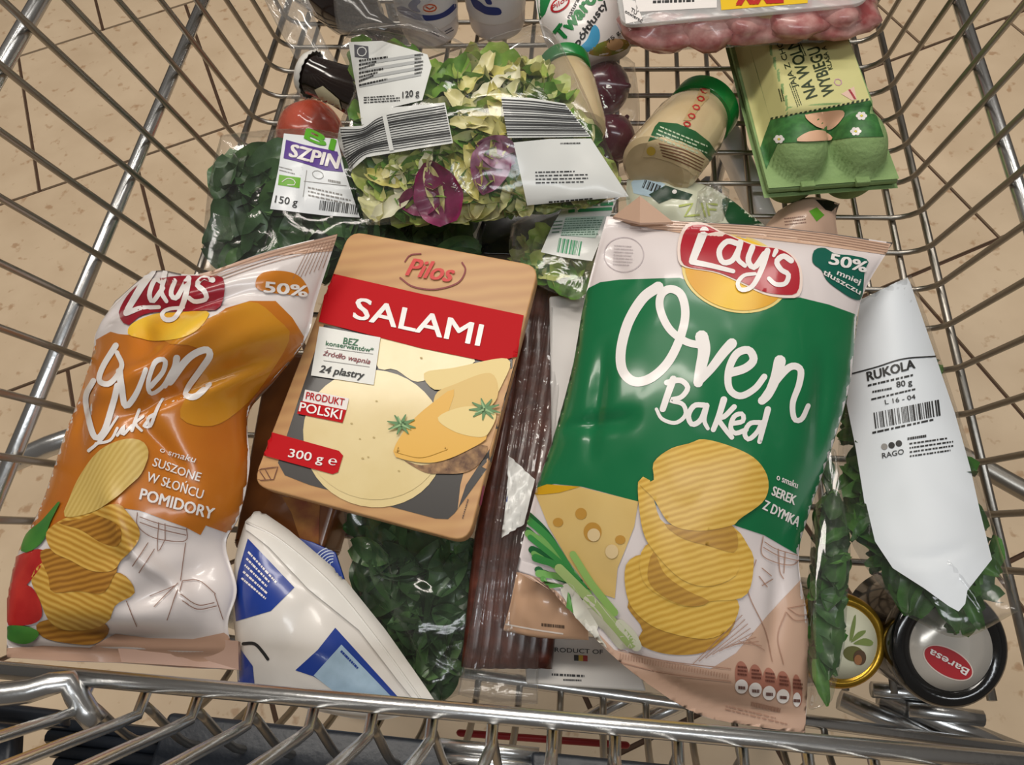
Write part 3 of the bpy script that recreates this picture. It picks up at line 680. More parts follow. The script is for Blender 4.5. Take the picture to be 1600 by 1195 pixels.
od('printed_chip', poly(c3([(195, 600), (230, 720), (250, 790), (370, 785), (480, 795), (530, 720), (540, 660), (330, 600)]), smooth=36), OC2, 4)
od('printed_chip', poly(c3([(220, 520), (270, 470), (330, 440), (420, 420), (540, 380), (600, 430), (650, 510), (620, 590), (570, 640), (530, 690), (430, 690), (330, 640), (250, 600)]), smooth=44), OC1, 5)
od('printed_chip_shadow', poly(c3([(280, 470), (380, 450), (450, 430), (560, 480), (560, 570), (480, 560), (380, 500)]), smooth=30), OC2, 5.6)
od('printed_chip', poly(c3([(310, 440), (330, 360), (380, 250), (470, 130), (580, 80), (660, 90), (690, 150), (660, 240), (600, 300), (520, 370), (430, 420)]), smooth=44), stripe_mat('printed_chip_top', '#c2a255', '#d0b468', 95, (0, 0, .5), 1.5), 6.2)
TOM = mat('#a51d1c', .3, col2='#c2382e', nscale=40, coat=.4)
od('printed_tomato', poly(c3([(5, 760), (60, 640), (190, 590), (210, 640), (160, 720), (90, 790), (10, 810)]), smooth=30), TOM, 3)
od('printed_tomato', poly(c3([(0, 850), (60, 780), (140, 760), (190, 830), (195, 910), (120, 945), (10, 935)]), smooth=30), TOM, 4)
B1=[(105, 600), (130, 520), (200, 460), (290, 360), (240, 470), (210, 550), (150, 600)]; B2=[(5, 970), (60, 945), (150, 955), (185, 985), (140, 1025), (60, 1020)]
for B_ in (B1, B2): od("printed_basil", poly(c3(B_), smooth=24), mat("#4f8a36", .35, col2="#2f6a2c", nscale=30), 5)
od('printed_sketch', join(*[stroke(c3(p), 1.3, cap=False) for p in ([(640, 420), (640, 480), (700, 530), (780, 550), (865, 550), (870, 490)], [(650, 440), (740, 470), (870, 500)], [(650, 465), (740, 495), (868, 525)], [(740, 465), (735, 600), (770, 545)], [(770, 470), (770, 550)], [(865, 560), (840, 740)], [(690, 560), (620, 670)], [(720, 590), (650, 700)], [(830, 750), (720, 860)], [(830, 780), (780, 920)], [(590, 830), (640, 950)], [(1000, 800), (1040, 920)], [(840, 800), (920, 850), (1000, 840)], [(850, 830), (920, 870), (1010, 855)], [(700, 810), (820, 760)], [(850, 740), (930, 740), (1005, 800)], [(838, 790), (850, 740)])]), mat('#8c6a5c', .4), 3)
od('printed_base', poly(c3([(-60, 1060), (200, 1040), (420, 1050), (540, 985), (700, 1005), (900, 1010), (1045, 980), (1112, 1030), (1110, 1146), (900, 1146), (560, 1120), (300, 1112), (-60, 1105)])), mat('#bf9a84', .32, coat=.3), 1)
ft = pw([(178, 990, .09), (372, 1001, .082), (373, 1046, .072), (190, 1034, .084)])
mesh('bottom_seal', ft + [v - Vector((0, 0, .004)) for v in ft], [(0, 1, 2, 3), (7, 6, 5, 4), (0, 4, 5, 1), (1, 5, 6, 2), (2, 6, 7, 3), (3, 7, 4, 0)], mat('#c3a190', .3, coat=.4), ob, False)

# ================================================================ CHEESE PACK
c6 = crop(380, 340, .4352)
WOOD = stripe_mat('wood_print', '#ba8c5e', '#c49866', 30, (0, 0, 1.45), 2.2, .45)
cp = empty('cheese_pack', 'flat pack of sliced cheese with wood print border and red title band', 'cheese pack', W(610, 600, .08))
cs = pw([(546, 360, .128), (843, 415, .128), (731, 848, .10), (393, 757, .10)])
cn = (cs[1] - cs[0]).cross(cs[3] - cs[0]).normalized(); cn = cn if cn.z > 0 else -cn
body = rbox('backing_card', roundpoly(cs, .012), .012, WOOD, cp, .0012, cn)
CSF = Surf(body)
def cdl(n, sh, m, l=1): return decal(n, CSF, sh, m, cp, l)
DK = mat('#33302e', .35, coat=.15)
cdl('window', poly(c6([(290, 385), (980, 505), (930, 690), (890, 880), (760, 1060), (735, 1082), (690, 1080), (240, 960), (150, 925), (125, 880), (200, 650)]), 12), DK, 1)
cdl('window_border', poly(c6([(900, 500), (978, 505), (885, 830), (800, 960), (770, 1050), (780, 960)]), 12), WOOD, 1.5)
CH = mat('#d9c58f', .35, coat=.4, col2='#d3bd84', nscale=30)
cdl('cheese_slice', ell(*c6([(470, 812)])[0], 109, 99, 12), CH, 2)
cdl('cheese_slice', ell(*c6([(468, 780)])[0], 110, 101, 12), CH, 3)
cdl('cheese_slice', poly(c6([(485, 430), (800, 495), (830, 520), (760, 555), (690, 570), (620, 590), (545, 545), (485, 540)]), smooth=40), CH, 2.5)
for p, r in (((640, 505), 2.2), ((700, 480), 1.8), ((480, 660), 2), ((390, 740), 2), ((470, 790), 2), ((420, 795), 1.6), ((430, 865), 2.2), ((450, 860), 1.8), ((560, 910), 2)): cdl('cheese_hole', ell(*c6([p])[0], r, r * .7, 10, n=12), mat('#b39c62', .4), 4)
YS = [mat('#dcb658', .35), mat('#d9a63a', .35), mat('#dcc37e', .35), mat('#d2b062', .35)]
cdl('printed_bread', poly(c6([(575, 870), (640, 890), (720, 870), (868, 815), (860, 870), (800, 915), (700, 920), (650, 915)]), smooth=30), mat('#5a3b26', .5, col2='#a98256', nscale=160), 4)
for i, P in enumerate(([(650, 560), (760, 540), (950, 508), (930, 600), (890, 640), (780, 600), (690, 620)], [(690, 640), (760, 600), (890, 560), (912, 650), (825, 720), (700, 740)], [(540, 840), (600, 740), (690, 660), (760, 620), (740, 740), (880, 780), (800, 840), (690, 880), (580, 870)], [(700, 720), (800, 680), (905, 700), (885, 770), (850, 790), (760, 770)])):
    cdl('printed_cheese_slice', poly(c6(P), smooth=40), YS[(2, 3, 1, 2)[i]], 5 + i * .6)
cdl('printed_cheese_slice', stroke(c6([(555, 835), (640, 855), (730, 830)]), 9, wd2=5), YS[1], 7.6)
HB = mat('#4f7d46', .4)
for c_, s_, n_ in (((868, 690), 1.6, 9), ((570, 745), 1.5, 8)):
    cdl('printed_herb', join(*[stroke(c6([c_, (c_[0] + 34 * s_ * math.cos(a), c_[1] + 24 * s_ * math.sin(a))]), 5 * s_, wd2=2) for a in [k_ * 2 * PI / n_ + .3 for k_ in range(n_)]]), HB, 8.4)
    cdl('printed_herb_light', join(*[stroke(c6([c_, (c_[0] + 40 * math.cos(a), c_[1] + 30 * math.sin(a))]), 3.5, wd2=1.5) for a in (.6, 2.6, 4.4)]), mat('#86ab74', .4), 8.9)
RB_ = mat('#b8121a', .55, spec=.12)
cdl('title_band', poly(c6([(312, 200), (640, 275), (1008, 352), (980, 500), (900, 523), (640, 470), (272, 375)])), RB_, 4)
cdl('title_lettering', text('SALAMI', c6([(395, 362)])[0], c6([(848, 462)])[0], (7, -33), .018), WHITE, 5)
cdl('logo_swash', join(stroke(c6([(562, 215), (610, 248), (690, 258), (770, 235), (798, 190), (785, 160)]), 2.5), stroke(c6([(580, 160), (600, 135), (640, 130)]), 2)), mat('#7c1d20', .4), 2)
cdl('logo_lettering', text('Pilos', (634, 430), (706, 441), (7, -27), .025, .25), mat('#c8302c', .4), 3)
cdl('claim_label', poly(c6([(275, 392), (494, 432), (470, 602), (245, 568)])), mat('#dcdcd6', .35), 5)
cdl('claim_lettering', join(text('BEZ', c6([(360, 455)])[0], c6([(412, 462)])[0], (2, -10), .015), text('konserwantów*', c6([(298, 460)])[0], c6([(468, 486)])[0], (1, -7), .015)), mat('#2f6b46', .5), 6)
cdl('claim_lettering', text('źródło wapnia', c6([(288, 496)])[0], c6([(456, 528)])[0], (2, -8), .01, .2), mat('#8b3a3f', .5), 6)
cdl('claim_lettering', text('24 plastry', c6([(275, 556)])[0], c6([(434, 580)])[0], (2, -11), .025, .2), INK, 6)
cdl('claim_rule', join(stroke(c6([(300, 470), (468, 492)]), 1, False, cap=False), stroke(c6([(290, 515), (455, 538)]), 1, False, cap=False)), GREY, 5.6)
cdl('origin_label', quadgrid(*[c6([p])[0] for p in ((215, 660), (372, 692))], (4, -18)), mat('#e0d9d4', .35), 5)
cdl('origin_label', quadgrid(*[c6([p])[0] for p in ((195, 705), (358, 738))], (6, -20)), RB_, 5)
cdl('origin_lettering', text('PRODUKT', c6([(226, 652)])[0], c6([(362, 677)])[0], (2, -11), .01), RB_, 6)
cdl('origin_lettering', text('POLSKI', c6([(202, 696)])[0], c6([(352, 726)])[0], (3, -14), .015), WHITE, 6)
cdl('weight_band', poly(c6([(92, 768), (345, 838), (360, 855), (342, 915), (322, 922), (58, 850)])), RB_, 5)
cdl('weight_lettering', text('300 g ℮', c6([(163, 860)])[0], c6([(335, 892)])[0], (3, -13), .015), WHITE, 6)
cdl('recycling_mark', join(*[stroke(c6(p), 1.5, False, cap=False) for p in ([(45, 905), (125, 895), (110, 940), (40, 945), (45, 905)], [(60, 910), (80, 940)], [(80, 905), (100, 940)])]), mat('#6a3f2c', .5), 2)
cdl('pink_mark', stroke(c6([(862, 965), (850, 1030)]), 3, False), mat('#b8506c', .4), 2)
cdl('small_print', scribble(c6([(805, 1010)])[0], c6([(780, 1095)])[0], (2, 0.6), 1, .9, 3), mat('#5c4636', .5), 2)
#cdl('film_glint', join(*[ell(*c6([p])[0], 6, 3, 20, n=12) for p in ((630, 1020), (655, 990), (690, 1010))]), mat('#9a978f', .2), 3)

# ================================================================ LEAF KINDS
def kind(cols, ln, wd, curl, frill, rough=.4):
    return [leafmesh('leaf', ln, wd, curl, frill, mat(c, rough, col2=c2, nscale=60, coat=.15), i * 3 + 1) for i, (c, c2) in enumerate(cols)]
SPIN = kind((('#263f22', '#3a5a30'), ('#1e381c', '#304f28'), ('#3e6030', '#587c44'), ('#2c4a28', '#44683a')), .055, .036, .35, .1)
LETT = kind((('#86a83a', '#b9c76a'), ('#b7b556', '#d9d69a'), ('#5f8f30', '#8cb24a'), ('#cfcb80', '#e2deb0'), ('#4c7a2c', '#6f9c40'), ('#a8b850', '#cfd288')), .05, .04, .5, .35)
PALE = kind((('#d4cb8a', '#e6dfae'), ('#c9bf62', '#dcd48e'), ('#dcd8b4', '#ece8cf')), .05, .02, .4, .3)
RADI = kind((('#6a1440', '#8a2a58'), ('#7d3058', '#b98aa0')), .038, .034, .5, .3)
ROCK = kind((('#2f5a22', '#477a30'), ('#274d1e', '#3d6a2b'), ('#42702f', '#5d8c40')), .06, .022, .5, .3)
DARK = SPIN

# ================================================================ SPINACH BAG
sp = empty('spinach_bag', 'clear bag of dark spinach leaves with purple titled white label', 'salad bag', W(440, 330, .03))
spf = pillow('film', [(345, 211, .08), (440, 206, .09), (500, 206, .09), (570, 222, .08)], [(570, 222, .08), (680, 300, .075), (748, 345, .07), (748, 430, .06)],
    [(312, 425, .07), (420, 440, .07), (560, 445, .065), (748, 430, .06)], [(345, 211, .085), (326, 290, .08), (312, 425, .07)], .022, .02, FILM, sp, 50, 50, seed=2.2, wr=.004, wscale=26, px=.5, py=.4)
SS = Surf(spf)
scatter('spinach_leaf', SPIN, [(345, 235), (420, 225), (560, 240), (735, 350), (735, 420), (560, 430), (335, 415)], SS, 90, sp, (.003, .022), .4, 5, mind=14)
LAB = mat('#dfe2e4', .35, coat=.2); c7b = crop(300, 190, .2875)
def sd(n, sh, m, l=1): return decal(n, SS, sh, m, sp, l)
sd('label', poly(c7b([(500, 65), (790, 95), (830, 270), (912, 522), (720, 510), (425, 475), (470, 260)])), LAB, 1)
sd('title_band', poly(c7b([(512, 100), (600, 125), (790, 165), (822, 275), (720, 265), (600, 225), (498, 200)])), mat('#5b3f8c', .35), 2)
sd('title_lettering', text('SZPIN', c7b([(528, 190)])[0], c7b([(790, 258)])[0], (5, -19), .04), WHITE, 3)
sd('organic_lettering', text('BI', c7b([(612, 92)])[0], c7b([(768, 160)])[0], (4, -16), .05), mat('#5aa52c', .35), 3)
sd('organic_logo', quadgrid(*c7b([(468, 345), (585, 362)]), (2, -16)), mat('#6aa72e', .35), 2)
sd('organic_logo_leaf', stroke(c7b([(490, 330), (520, 310), (555, 320), (560, 345), (520, 345)]), 1.2, cap=False), WHITE, 3)
sd('weight_lettering', text('150 g', c7b([(450, 440)])[0], c7b([(572, 458)])[0], (2, -11), .01), INK, 2)
sd('small_print', join(scribble(c7b([(630, 350)])[0], c7b([(860, 400)])[0], (1, 18), 3, .4, 3), scribble(c7b([(475, 240)])[0], c7b([(560, 262)])[0], (0, 10), 2, .3, 8), scribble(c7b([(740, 310)])[0], c7b([(815, 325)])[0], (0, 6), 1, .6, 5)), GREY, 2)
sd('label_rule', join(stroke(c7b([(625, 265), (605, 410)]), .9, False, cap=False), stroke(c7b([(610, 325), (840, 350)]), .9, False, cap=False), stroke(ellpts(*c7b([(685, 290)])[0], 9, 6, 20), .9, cap=False)), GREY, 2)
sd('barcode', barcode(c7b([(690, 480)])[0], c7b([(905, 508)])[0], (2, -15), 26), INK, 2)

# ================================================================ BLACK TRAY UNDER THE SALAD
bt = empty('black_tray', 'black plastic food tray peeking out under the salad bag', 'tray', W(800, 360, .03))
rbox('tray', roundpoly(pw([(742, 335, 0.0500), (900, 322, 0.0500), (845, 400, 0.0450), (735, 396, 0.0450)]), .006), .03, mat('#0e0e10', .18, coat=.6), bt, .002)
tube('tray_edge', pw([(752, 340, 0.0530), (742, 365, 0.0520), (737, 392, 0.0490)]), .002, mat('#cfc9bd', .3), bt)

# ================================================================ MIXED SALAD BAG
sa = empty('salad_bag', 'clear bag of mixed lettuce and radicchio with barcode labels, lying on top', 'salad bag', W(740, 220, .09))
saf = pillow('film', [(528, 72, .15), (565, 42, .155), (640, 52, .165), (718, 82, .165), (790, 60, .165), (850, 45, .155), (880, 88, .15)], [(880, 88, .15), (905, 130, .155), (940, 205, .155), (985, 312, .14)],
    [(572, 352, .135), (700, 347, .135), (820, 338, .135), (985, 312, .14)], [(528, 72, .15), (553, 140, .15), (528, 210, .148), (545, 262, .142), (572, 352, .135)], .030, .016, FILM, sa, 64, 50, seed=5.5, wr=.003, wscale=22, px=.5, py=.4)
SAS = Surf(saf)
REG = [(560, 75), (700, 95), (850, 70), (885, 140), (965, 305), (800, 325), (585, 340), (560, 260), (570, 150)]
scatter('lettuce_leaf', LETT, REG, SAS, 150, sa, (.003, .018), .45, 6, (.7, 1.15), mind=14)
scatter('lettuce_rib', PALE, [(600, 230), (700, 250), (860, 200), (800, 110), (700, 110), (760, 310), (590, 320)], SAS, 26, sa, (.001, .006), .25, 9, (.6, .9))
def leaf_at(parent, surf, me, px, py, d, rz, s, tilt=.2):
    l, n = surf.hit(px, py); o = bpy.data.objects.new('radicchio_leaf', me); C.objects.link(o); o.parent = parent; o.location = l - n * d - parent.location
    o.rotation_euler = (n.to_track_quat('Z', 'Y').to_matrix().to_4x4() @ Matrix.Rotation(rz, 4, 'Z') @ Matrix.Rotation(tilt, 4, 'X')).to_euler(); o.scale = (s, s, s * .6)
leaf_at(sa, SAS, RADI[0], 682, 300, .004, .5, 1.25); leaf_at(sa, SAS, RADI[1], 765, 262, .004, 2.8, 1.0); leaf_at(sa, SAS, RADI[0], 650, 312, .006, 1.8, .8); leaf_at(sa, SAS, RADI[1], 775, 235, .005, 1.2, .8)
c2 = crop(430, 0, .35625)
def ad(n, sh, m, l=1): return decal(n, SAS, sh, m, sa, l)
LB2 = mat('#d5d6d2', .35, coat=.3)
ad('nutrition_label', poly(c2([(322, 185), (470, 180), (580, 212), (668, 240), (686, 292), (655, 405), (645, 440), (520, 470), (480, 520), (380, 548), (366, 440), (346, 330)])), LB2, 1)
ad('label_logo', quadgrid(*c2([(350, 250), (412, 258)]), (-1, -19)), mat('#55555a', .4), 2)
ad('label_logo_ring', stroke(ellpts(*c2([(382, 228)])[0], 7, 7), 1.6, cap=False), LB2, 3)
ad('nutrition_stripe', join(*[quadgrid(*c2([(372, 275 + i * 32), (640, 235 + i * 28)]), (0, 5)) for i in range(4)]), mat('#a9abaa', .4), 2)
ad('small_print', join(*[scribble(c2([(370, 262 + i * 18)])[0], c2([(500 - (i % 3) * 30, 245 + i * 16)])[0], (0, 3.5), 1, .8, i) for i in range(7)] + [scribble(c2([(612, 240 + i * 16)])[0], c2([(650, 236 + i * 15)])[0], (0, 3), 1, .8, i + 20) for i in range(6)] + [scribble(c2([(390, 425)])[0], c2([(548, 415)])[0], (0, 12), 3, .4, 40)]), INK, 3)
ad('weight_lettering', text('120 g', c2([(560, 432)])[0], c2([(632, 420)])[0], (0, -10), .01), INK, 3)
ad('barcode_label', poly(c2([(275, 558), (380, 552), (510, 472), (745, 450), (780, 628), (640, 650), (400, 690), (318, 762), (268, 600)])), LB2, 1)
def blines(P0, P1, n, wds, seed):
    rnd = random.Random(seed); parts = []
    for i in range(n):
        t = (i + .5) / n; parts.append(stroke([(a[0] + (b[0] - a[0]) * t, a[1] + (b[1] - a[1]) * t) for a, b in zip(P0, P1)], rnd.choice(wds), cap=False))
    return join(*parts)
ad('barcode', blines(c2([(285, 562), (385, 560), (480, 505), (742, 458)]), c2([(320, 752), (395, 682), (520, 660), (775, 622)]), 15, (1.2, 2, 3.2), 4), INK, 2)
ad('barcode_digits', quadgrid(*c2([(470, 500), (488, 497)]), (12, 58)), LB2, 3)
ad('barcode_label', poly(c2([(990, 425), (1120, 430), (1270, 455), (1385, 600), (1020, 605)])), LB2, 1)
ad('barcode', blines(c2([(992, 432), (1120, 440), (1270, 460)]), c2([(1018, 600), (1180, 600), (1380, 598)]), 14, (1.2, 2, 3.4), 7), INK, 2)
ad('date_label', poly(c2([(1045, 625), (1200, 610), (1385, 608), (1470, 740), (1550, 862), (1320, 880), (1105, 900), (1070, 740)])), LB2, 1)
ad('small_print', join(scribble(c2([(1140, 750)])[0], c2([(1370, 745)])[0], (1, 22), 4, .35, 31), scribble(c2([(1200, 880)])[0], c2([(1420, 862)])[0], (0, 4), 1, .6, 12), scribble(c2([(1250, 625)])[0], c2([(1340, 624)])[0], (0, 3), 1, .7, 15)), INK, 2)

# ================================================================ LETTUCE BAG WITH GREEN PRINTED LABEL
lb = empty('lettuce_bag', 'clear lettuce bag with white label printed in green beside the chips', 'salad bag', W(890, 380, .04))
lbf = pillow('film', [(800, 350, .09), (880, 318, .106), (968, 312, .108)], [(968, 312, .108), (950, 400, .110), (908, 470, .108)], [(800, 412, .098), (850, 450, .102), (908, 470, .108)], [(800, 350, .09), (795, 385, .094), (800, 412, .098)], .010, .012, FILM2, lb, 30, 30, seed=1.4, wr=.002)
LBS = Surf(lbf); scatter('lettuce_leaf', LETT, [(805, 365), (880, 340), (930, 360), (900, 460), (820, 420)], LBS, 18, lb, (.006, .02), .5, 3, (.6, .9))
decal('label', LBS, poly([(884, 317), (963, 313), (948, 350), (925, 408), (880, 402), (845, 394), (862, 355)]), LB2, lb, 1)
GP = mat('#2f8f5e', .4)
decal('label_heading', LBS, join(*[quadgrid(a, b, (0, -5)) for a, b in (((894, 325), (922, 323)), ((927, 322), (934, 322)), ((938, 322), (958, 321)), ((888, 333), (898, 332)), ((903, 332), (956, 329)))]), GP, lb, 2)
decal('label_panel', LBS, poly([(884, 340), (945, 338), (930, 372), (876, 368)]), mat('#b4c9bd', .4), lb, 2)
decal('small_print', LBS, join(scribble((884, 342), (942, 340), (-8, 28), 8, .35, 7), scribble((866, 345), (880, 344), (-4, 22), 4, .4, 2)), mat('#5d7d6c', .4), lb, 3)
decal('barcode', LBS, barcode((870, 394), (908, 400), (4, -22), 13, 3), GP, lb, 2)

# ================================================================ JARS WITH GREEN LIDS
c3p = crop(880, 0, .35625)
CREAM = mat('#cbb791', .12, coat=.9, col2='#bfa981', nscale=25); LID = mat('#0c7430', .28, coat=.4)
def jar(name, label, a, b, r, group=None):
    t = empty(name, label, 'jar', a - Vector((0, 0, r)), group)
    g_ = lathe('glass', a, b, [(0, r * .5), (.0, r * .82), (.03, r * .95), (.10, r), (.62, r), (.74, r * .93), (.80, r * .84), (.86, r * .82)], CREAM, t, 48)
    l_ = lathe('lid', a.lerp(b, .83), a.lerp(b, 1.0), [(0, r * .80), (0, r * .92), (.1, r * .95), (.85, r * .95), (1, r * .88), (1, r * .5)], LID, t, 48)
    sharp(g_); sharp(l_)
    return t, g_, l_
ja, jg, jl = jar('sauce_jar', 'cream sauce jar with green lid and red sealing tape lying on cart floor', W(1022, 268, .060), W(1105, 166, .046), .035)
JS = Surf(jg, jl)
def jd(n, sh, m, l=1): return decal(n, JS, sh, m, ja, l)
jd('label_band', poly(c3p([(402, 555), (420, 535), (500, 542), (580, 575), (640, 622), (672, 668), (655, 720), (600, 660), (520, 620), (430, 600), (372, 622)])), mat('#245a34', .35), 1)
jd('small_print', join(*[scribble(c3p([(425 - i * 8, 552 + i * 15)])[0], c3p([(640 - i * 2, 640 + i * 14)])[0], (0, 3.4), 1, .7, i) for i in range(4)]), mat('#b9c6a8', .4), 2)
jd('label', poly(c3p([(372, 622), (440, 602), (520, 622), (600, 662), (652, 722), (600, 800), (545, 745), (470, 710), (400, 690), (345, 690)])), mat('#c9b48c', .4), 1.3)
jd('label_stripe', join(*[stroke(c3p([(420 + i * 4, 630 + i * 13), (520, 655 + i * 14), (618 - i * 4, 700 + i * 13)]), 1.8, cap=False) for i in range(5)]), mat('#74503a', .4), 2)
jd('label_emblem', ell(*c3p([(386, 662)])[0], 7, 7), mat('#c2a440', .4), 2)
jd('label_side', poly(c3p([(668, 670), (672, 720), (630, 810), (590, 830), (620, 760), (655, 700)])), mat('#c6c4a4', .4), 2)
jd('sealing_tape', poly(c3p([(600, 385), (645, 390), (640, 430), (600, 470), (560, 530), (525, 530), (560, 470), (585, 430)])), mat('#b39a6e', .3), 1.5)
for p in ((618, 398), (603, 434), (583, 472), (563, 510), (543, 545)):
    jd('tape_mark', stroke(ellpts(*c3p([p])[0], 5.5, 3.6, 15, 16), 2.2, cap=False), mat('#b02a26', .4), 2.5)
j2, _, _ = jar('sauce_jar', 'cream sauce jar with green lid wedged between salad bag and onions', W(905, 212, .098), W(880, 98, .100), .025)

# ================================================================ RED ONIONS IN A BAG
ON = mat('#4a1524', .22, coat=.5, col2='#6a2a3c', nscale=14)
def onion(px, py, z, r, axis, label):
    c = W(px, py, z); ax = Vector(axis).normalized(); t = empty('red_onion', label, 'onion', c - Vector((0, 0, r)))
    prof = [(0, .002), (.02, r * .25)] + [(.04 + .84 * i / 12, r * math.sin(PI * (.1 + .82 * i / 12)) ** .8) for i in range(13)] + [(.93, r * .12), (1.0, r * .08)]
    lathe('bulb', c - ax * r * .95, c + ax * r * 1.15, prof, ON, t, 32)
    lathe('root', c - ax * r * 1.02, c - ax * r * .9, [(0, r * .05), (.5, r * .12), (1, r * .14)], mat('#8a6a50', .8), t, 10)
onion(945, 137, .036, .0275, (.5, -.3, .3), 'round dark red onion inside clear produce bag beside cottage cheese')
onion(956, 216, .032, .0245, (.4, .6, .2), 'dark red onion in clear produce bag beside green lidded jar')
obg = empty('produce_bag', 'clear plastic produce bag wrapped around the red onions', 'plastic bag', W(945, 180, .0))
pillow('film', [(893, 90, .042), (942, 80, .05), (992, 98, .04)], [(992, 98, .04), (1000, 180, .038), (990, 272, .025)], [(900, 262, .03), (940, 276, .03), (990, 272, .025)], [(893, 90, .042), (892, 180, .04), (900, 262, .03)], .026, .018, FILM, obg, 36, 50, seed=9.2, wr=.004, wscale=40, px=.5, py=.4)

# ================================================================ EGG CARTON
c4 = crop(1100, 0, .3347)
eg = empty('egg_carton', 'green pulp egg carton with pale yellow printed sleeve', 'egg carton', W(1290, 200, .0))
E0, E1, E3 = W(1199, 300, .062), W(1402, 285, .062), W(1135, 79, .062)
ea = (E1 - E0); WD = ea.length; ea.normalize(); eb = (E3 - E0); eb = (eb - ea * eb.dot(ea)).normalized(); en = ea.cross(eb); LN = .262
PULP = mat('#7f9a62', .85, bump=.6, bscale=220, col2='#8ba66e', nscale=40)
def eh(a, b):
    s = min(a, WD - a)
    top = min(max((s - .006) / .014, 0), 1) * .036
    bb = min(b, LN - b)
    if bb > .058: return top
    h = min(max((bb - .004) / .05, 0), 1) * .012 * min(max((s - .006) / .01, 0), 1)
    for ac in (.28 * WD, .74 * WD):
        q = 1 - ((a - ac) / .025) ** 2 - ((bb - .037) / .034) ** 2
        if q > 0: h = max(h, .034 * q ** .45)
    k_ = min(max((bb - .034) / .022, 0), 1); h = h * (1 - k_) + max(h, top * k_) * k_
    return h
def el(a, b):
    h = .004
    for i in range(5):
        for ac in (.28 * WD, .74 * WD):
            q = 1 - ((a - ac) / .026) ** 2 - ((b - .034 - i * (LN - .068) / 4) / .026) ** 2
            if q > 0: h = max(h, .042 * q ** .4)
    return h
def field(name, fn, sg, off, mm, grow=0.0):
    nu, nv = 56, 110; vs = []; fs = []
    for j in range(nv + 1):
        for i in range(nu + 1):
            a = WD * i / nu; b = LN * j / nv
            vs.append(E0 + ea * (a + (a / WD - .5) * grow) + eb * (b + (b / LN - .5) * grow) + en * (off + sg * fn(a, b)))
    for j in range(nv):
        for i in range(nu):
            q = j * (nu + 1) + i; fs.append((q, q + 1, q + nu + 2, q + nu + 1) if sg > 0 else (q, q + nu + 1, q + nu + 2, q + 1))
    return mesh(name, vs, fs, mm, eg)
lid = field('lid', eh, 1, .0046, PULP); field('cup_tray', el, -1, -.001, PULP, .004)
rb = [E0, E0 + ea * WD, E0 + ea * WD + eb * LN, E0 + eb * LN]; rbox('rim', [v + en * .003 for v in rb], .005, PULP, eg, .0012, en)
for a in (.30, .72): rbox('latch', [E0 + ea * (WD * a + d) + eb * e_ + en * .007 for d, e_ in ((-.006, -.003), (.006, -.003), (.006, .006), (-.006, .006))], .006, PULP, eg, .001, en)
ES = Surf(lid)
def ed(n, sh, m, l=1): return decal(n, ES, sh, m, eg, l)
SLV = mat('#c6c285', .5); GRS = mat('#2d5f2e', .5, col2='#3f7a3c', nscale=150)
ed('sleeve', poly(c4([(205, 190), (640, 110), (700, 250), (776, 468), (600, 500), (440, 530), (310, 560), (250, 340)])), SLV, 1)
ed('sleeve_side', poly(c4([(205, 190), (310, 560), (262, 690), (250, 640), (170, 330), (140, 210)])), SLV, 1)
ed('grass_band', poly(c4([(310, 562), (440, 532), (600, 502), (776, 470), (805, 540), (838, 638), (700, 640), (560, 660), (345, 668), (290, 790), (262, 690)])), GRS, 1.6)
EGG = mat('#d6a584', .45, col2='#dcb496', nscale=20)
ed('printed_egg', poly(c4([(470, 540), (560, 520), (648, 515), (645, 560), (610, 595), (570, 606), (515, 590)]), smooth=30), EGG, 5)
ed('printed_egg', poly(c4([(435, 660), (470, 625), (530, 610), (585, 625), (604, 650), (560, 658)]), smooth=30), EGG, 5)
for p in ((735, 543), (709, 614), (352, 650)):
    ed('printed_daisy', join(*[ell(c4([p])[0][0] + 5.5 * math.cos(k * 1.05), c4([p])[0][1] + 4 * math.sin(k * 1.05), 3.2, 2.8, n=10) for k in range(6)]), WHITE, 2.6); ed('printed_daisy_eye', ell(*c4([p])[0], 2, 1.8, n=10), mat('#d8c83a', .5), 3.4)
ed('dotted_line', join(*[quadgrid((1204 + i * 7.4, 187 - i * 1.45), (1208 + i * 7.4, 186.3 - i * 1.45), (1, -3.2)) for i in range(21)]), mat('#26361f', .5), 2.4)
DG = mat('#2c3a22', .5)
ed('title_lettering', join(text('NA WOLNYM', (1277, 150), (1236, 34), (-18, 6), .015), text('WYBIEGU', (1304, 146), (1279, 72), (-18, 6), .015)), DG, 2)
ed('subtitle_lettering', text('JAJA Z CHOWU', (1246, 136), (1212, 40), (-8, 3), .01), DG, 2); ed('grade_lettering', text('KLASA A', (1301, 108), (1290, 72), (-7, 2), .015), DG, 2)
ed('small_print', join(scribble(c4([(458, 490)])[0], c4([(420, 385)])[0], (-9, 3), 3, .4, 4), scribble(c4([(380, 470)])[0], c4([(365, 410)])[0], (-7, 2), 2, .5, 6), scribble(c4([(480, 260)])[0], c4([(440, 170)])[0], (-6, 2), 2, .5, 9)), DG, 2)
ed('recycling_mark', stroke(ellpts(*c4([(625, 385)])[0], 6, 5, 20), 1.4, cap=False), mat('#b98aa0', .5), 2)
ed('brand_mark', poly(c4([(640, 440), (700, 405), (712, 465), (690, 470)])), mat('#d9b8a6', .5), 2)
ed('small_print', scribble(c4([(712, 462)])[0], c4([(676, 405)])[0], (-4, 1), 1, .8, 14), mat('#a8263a', .5), 3)

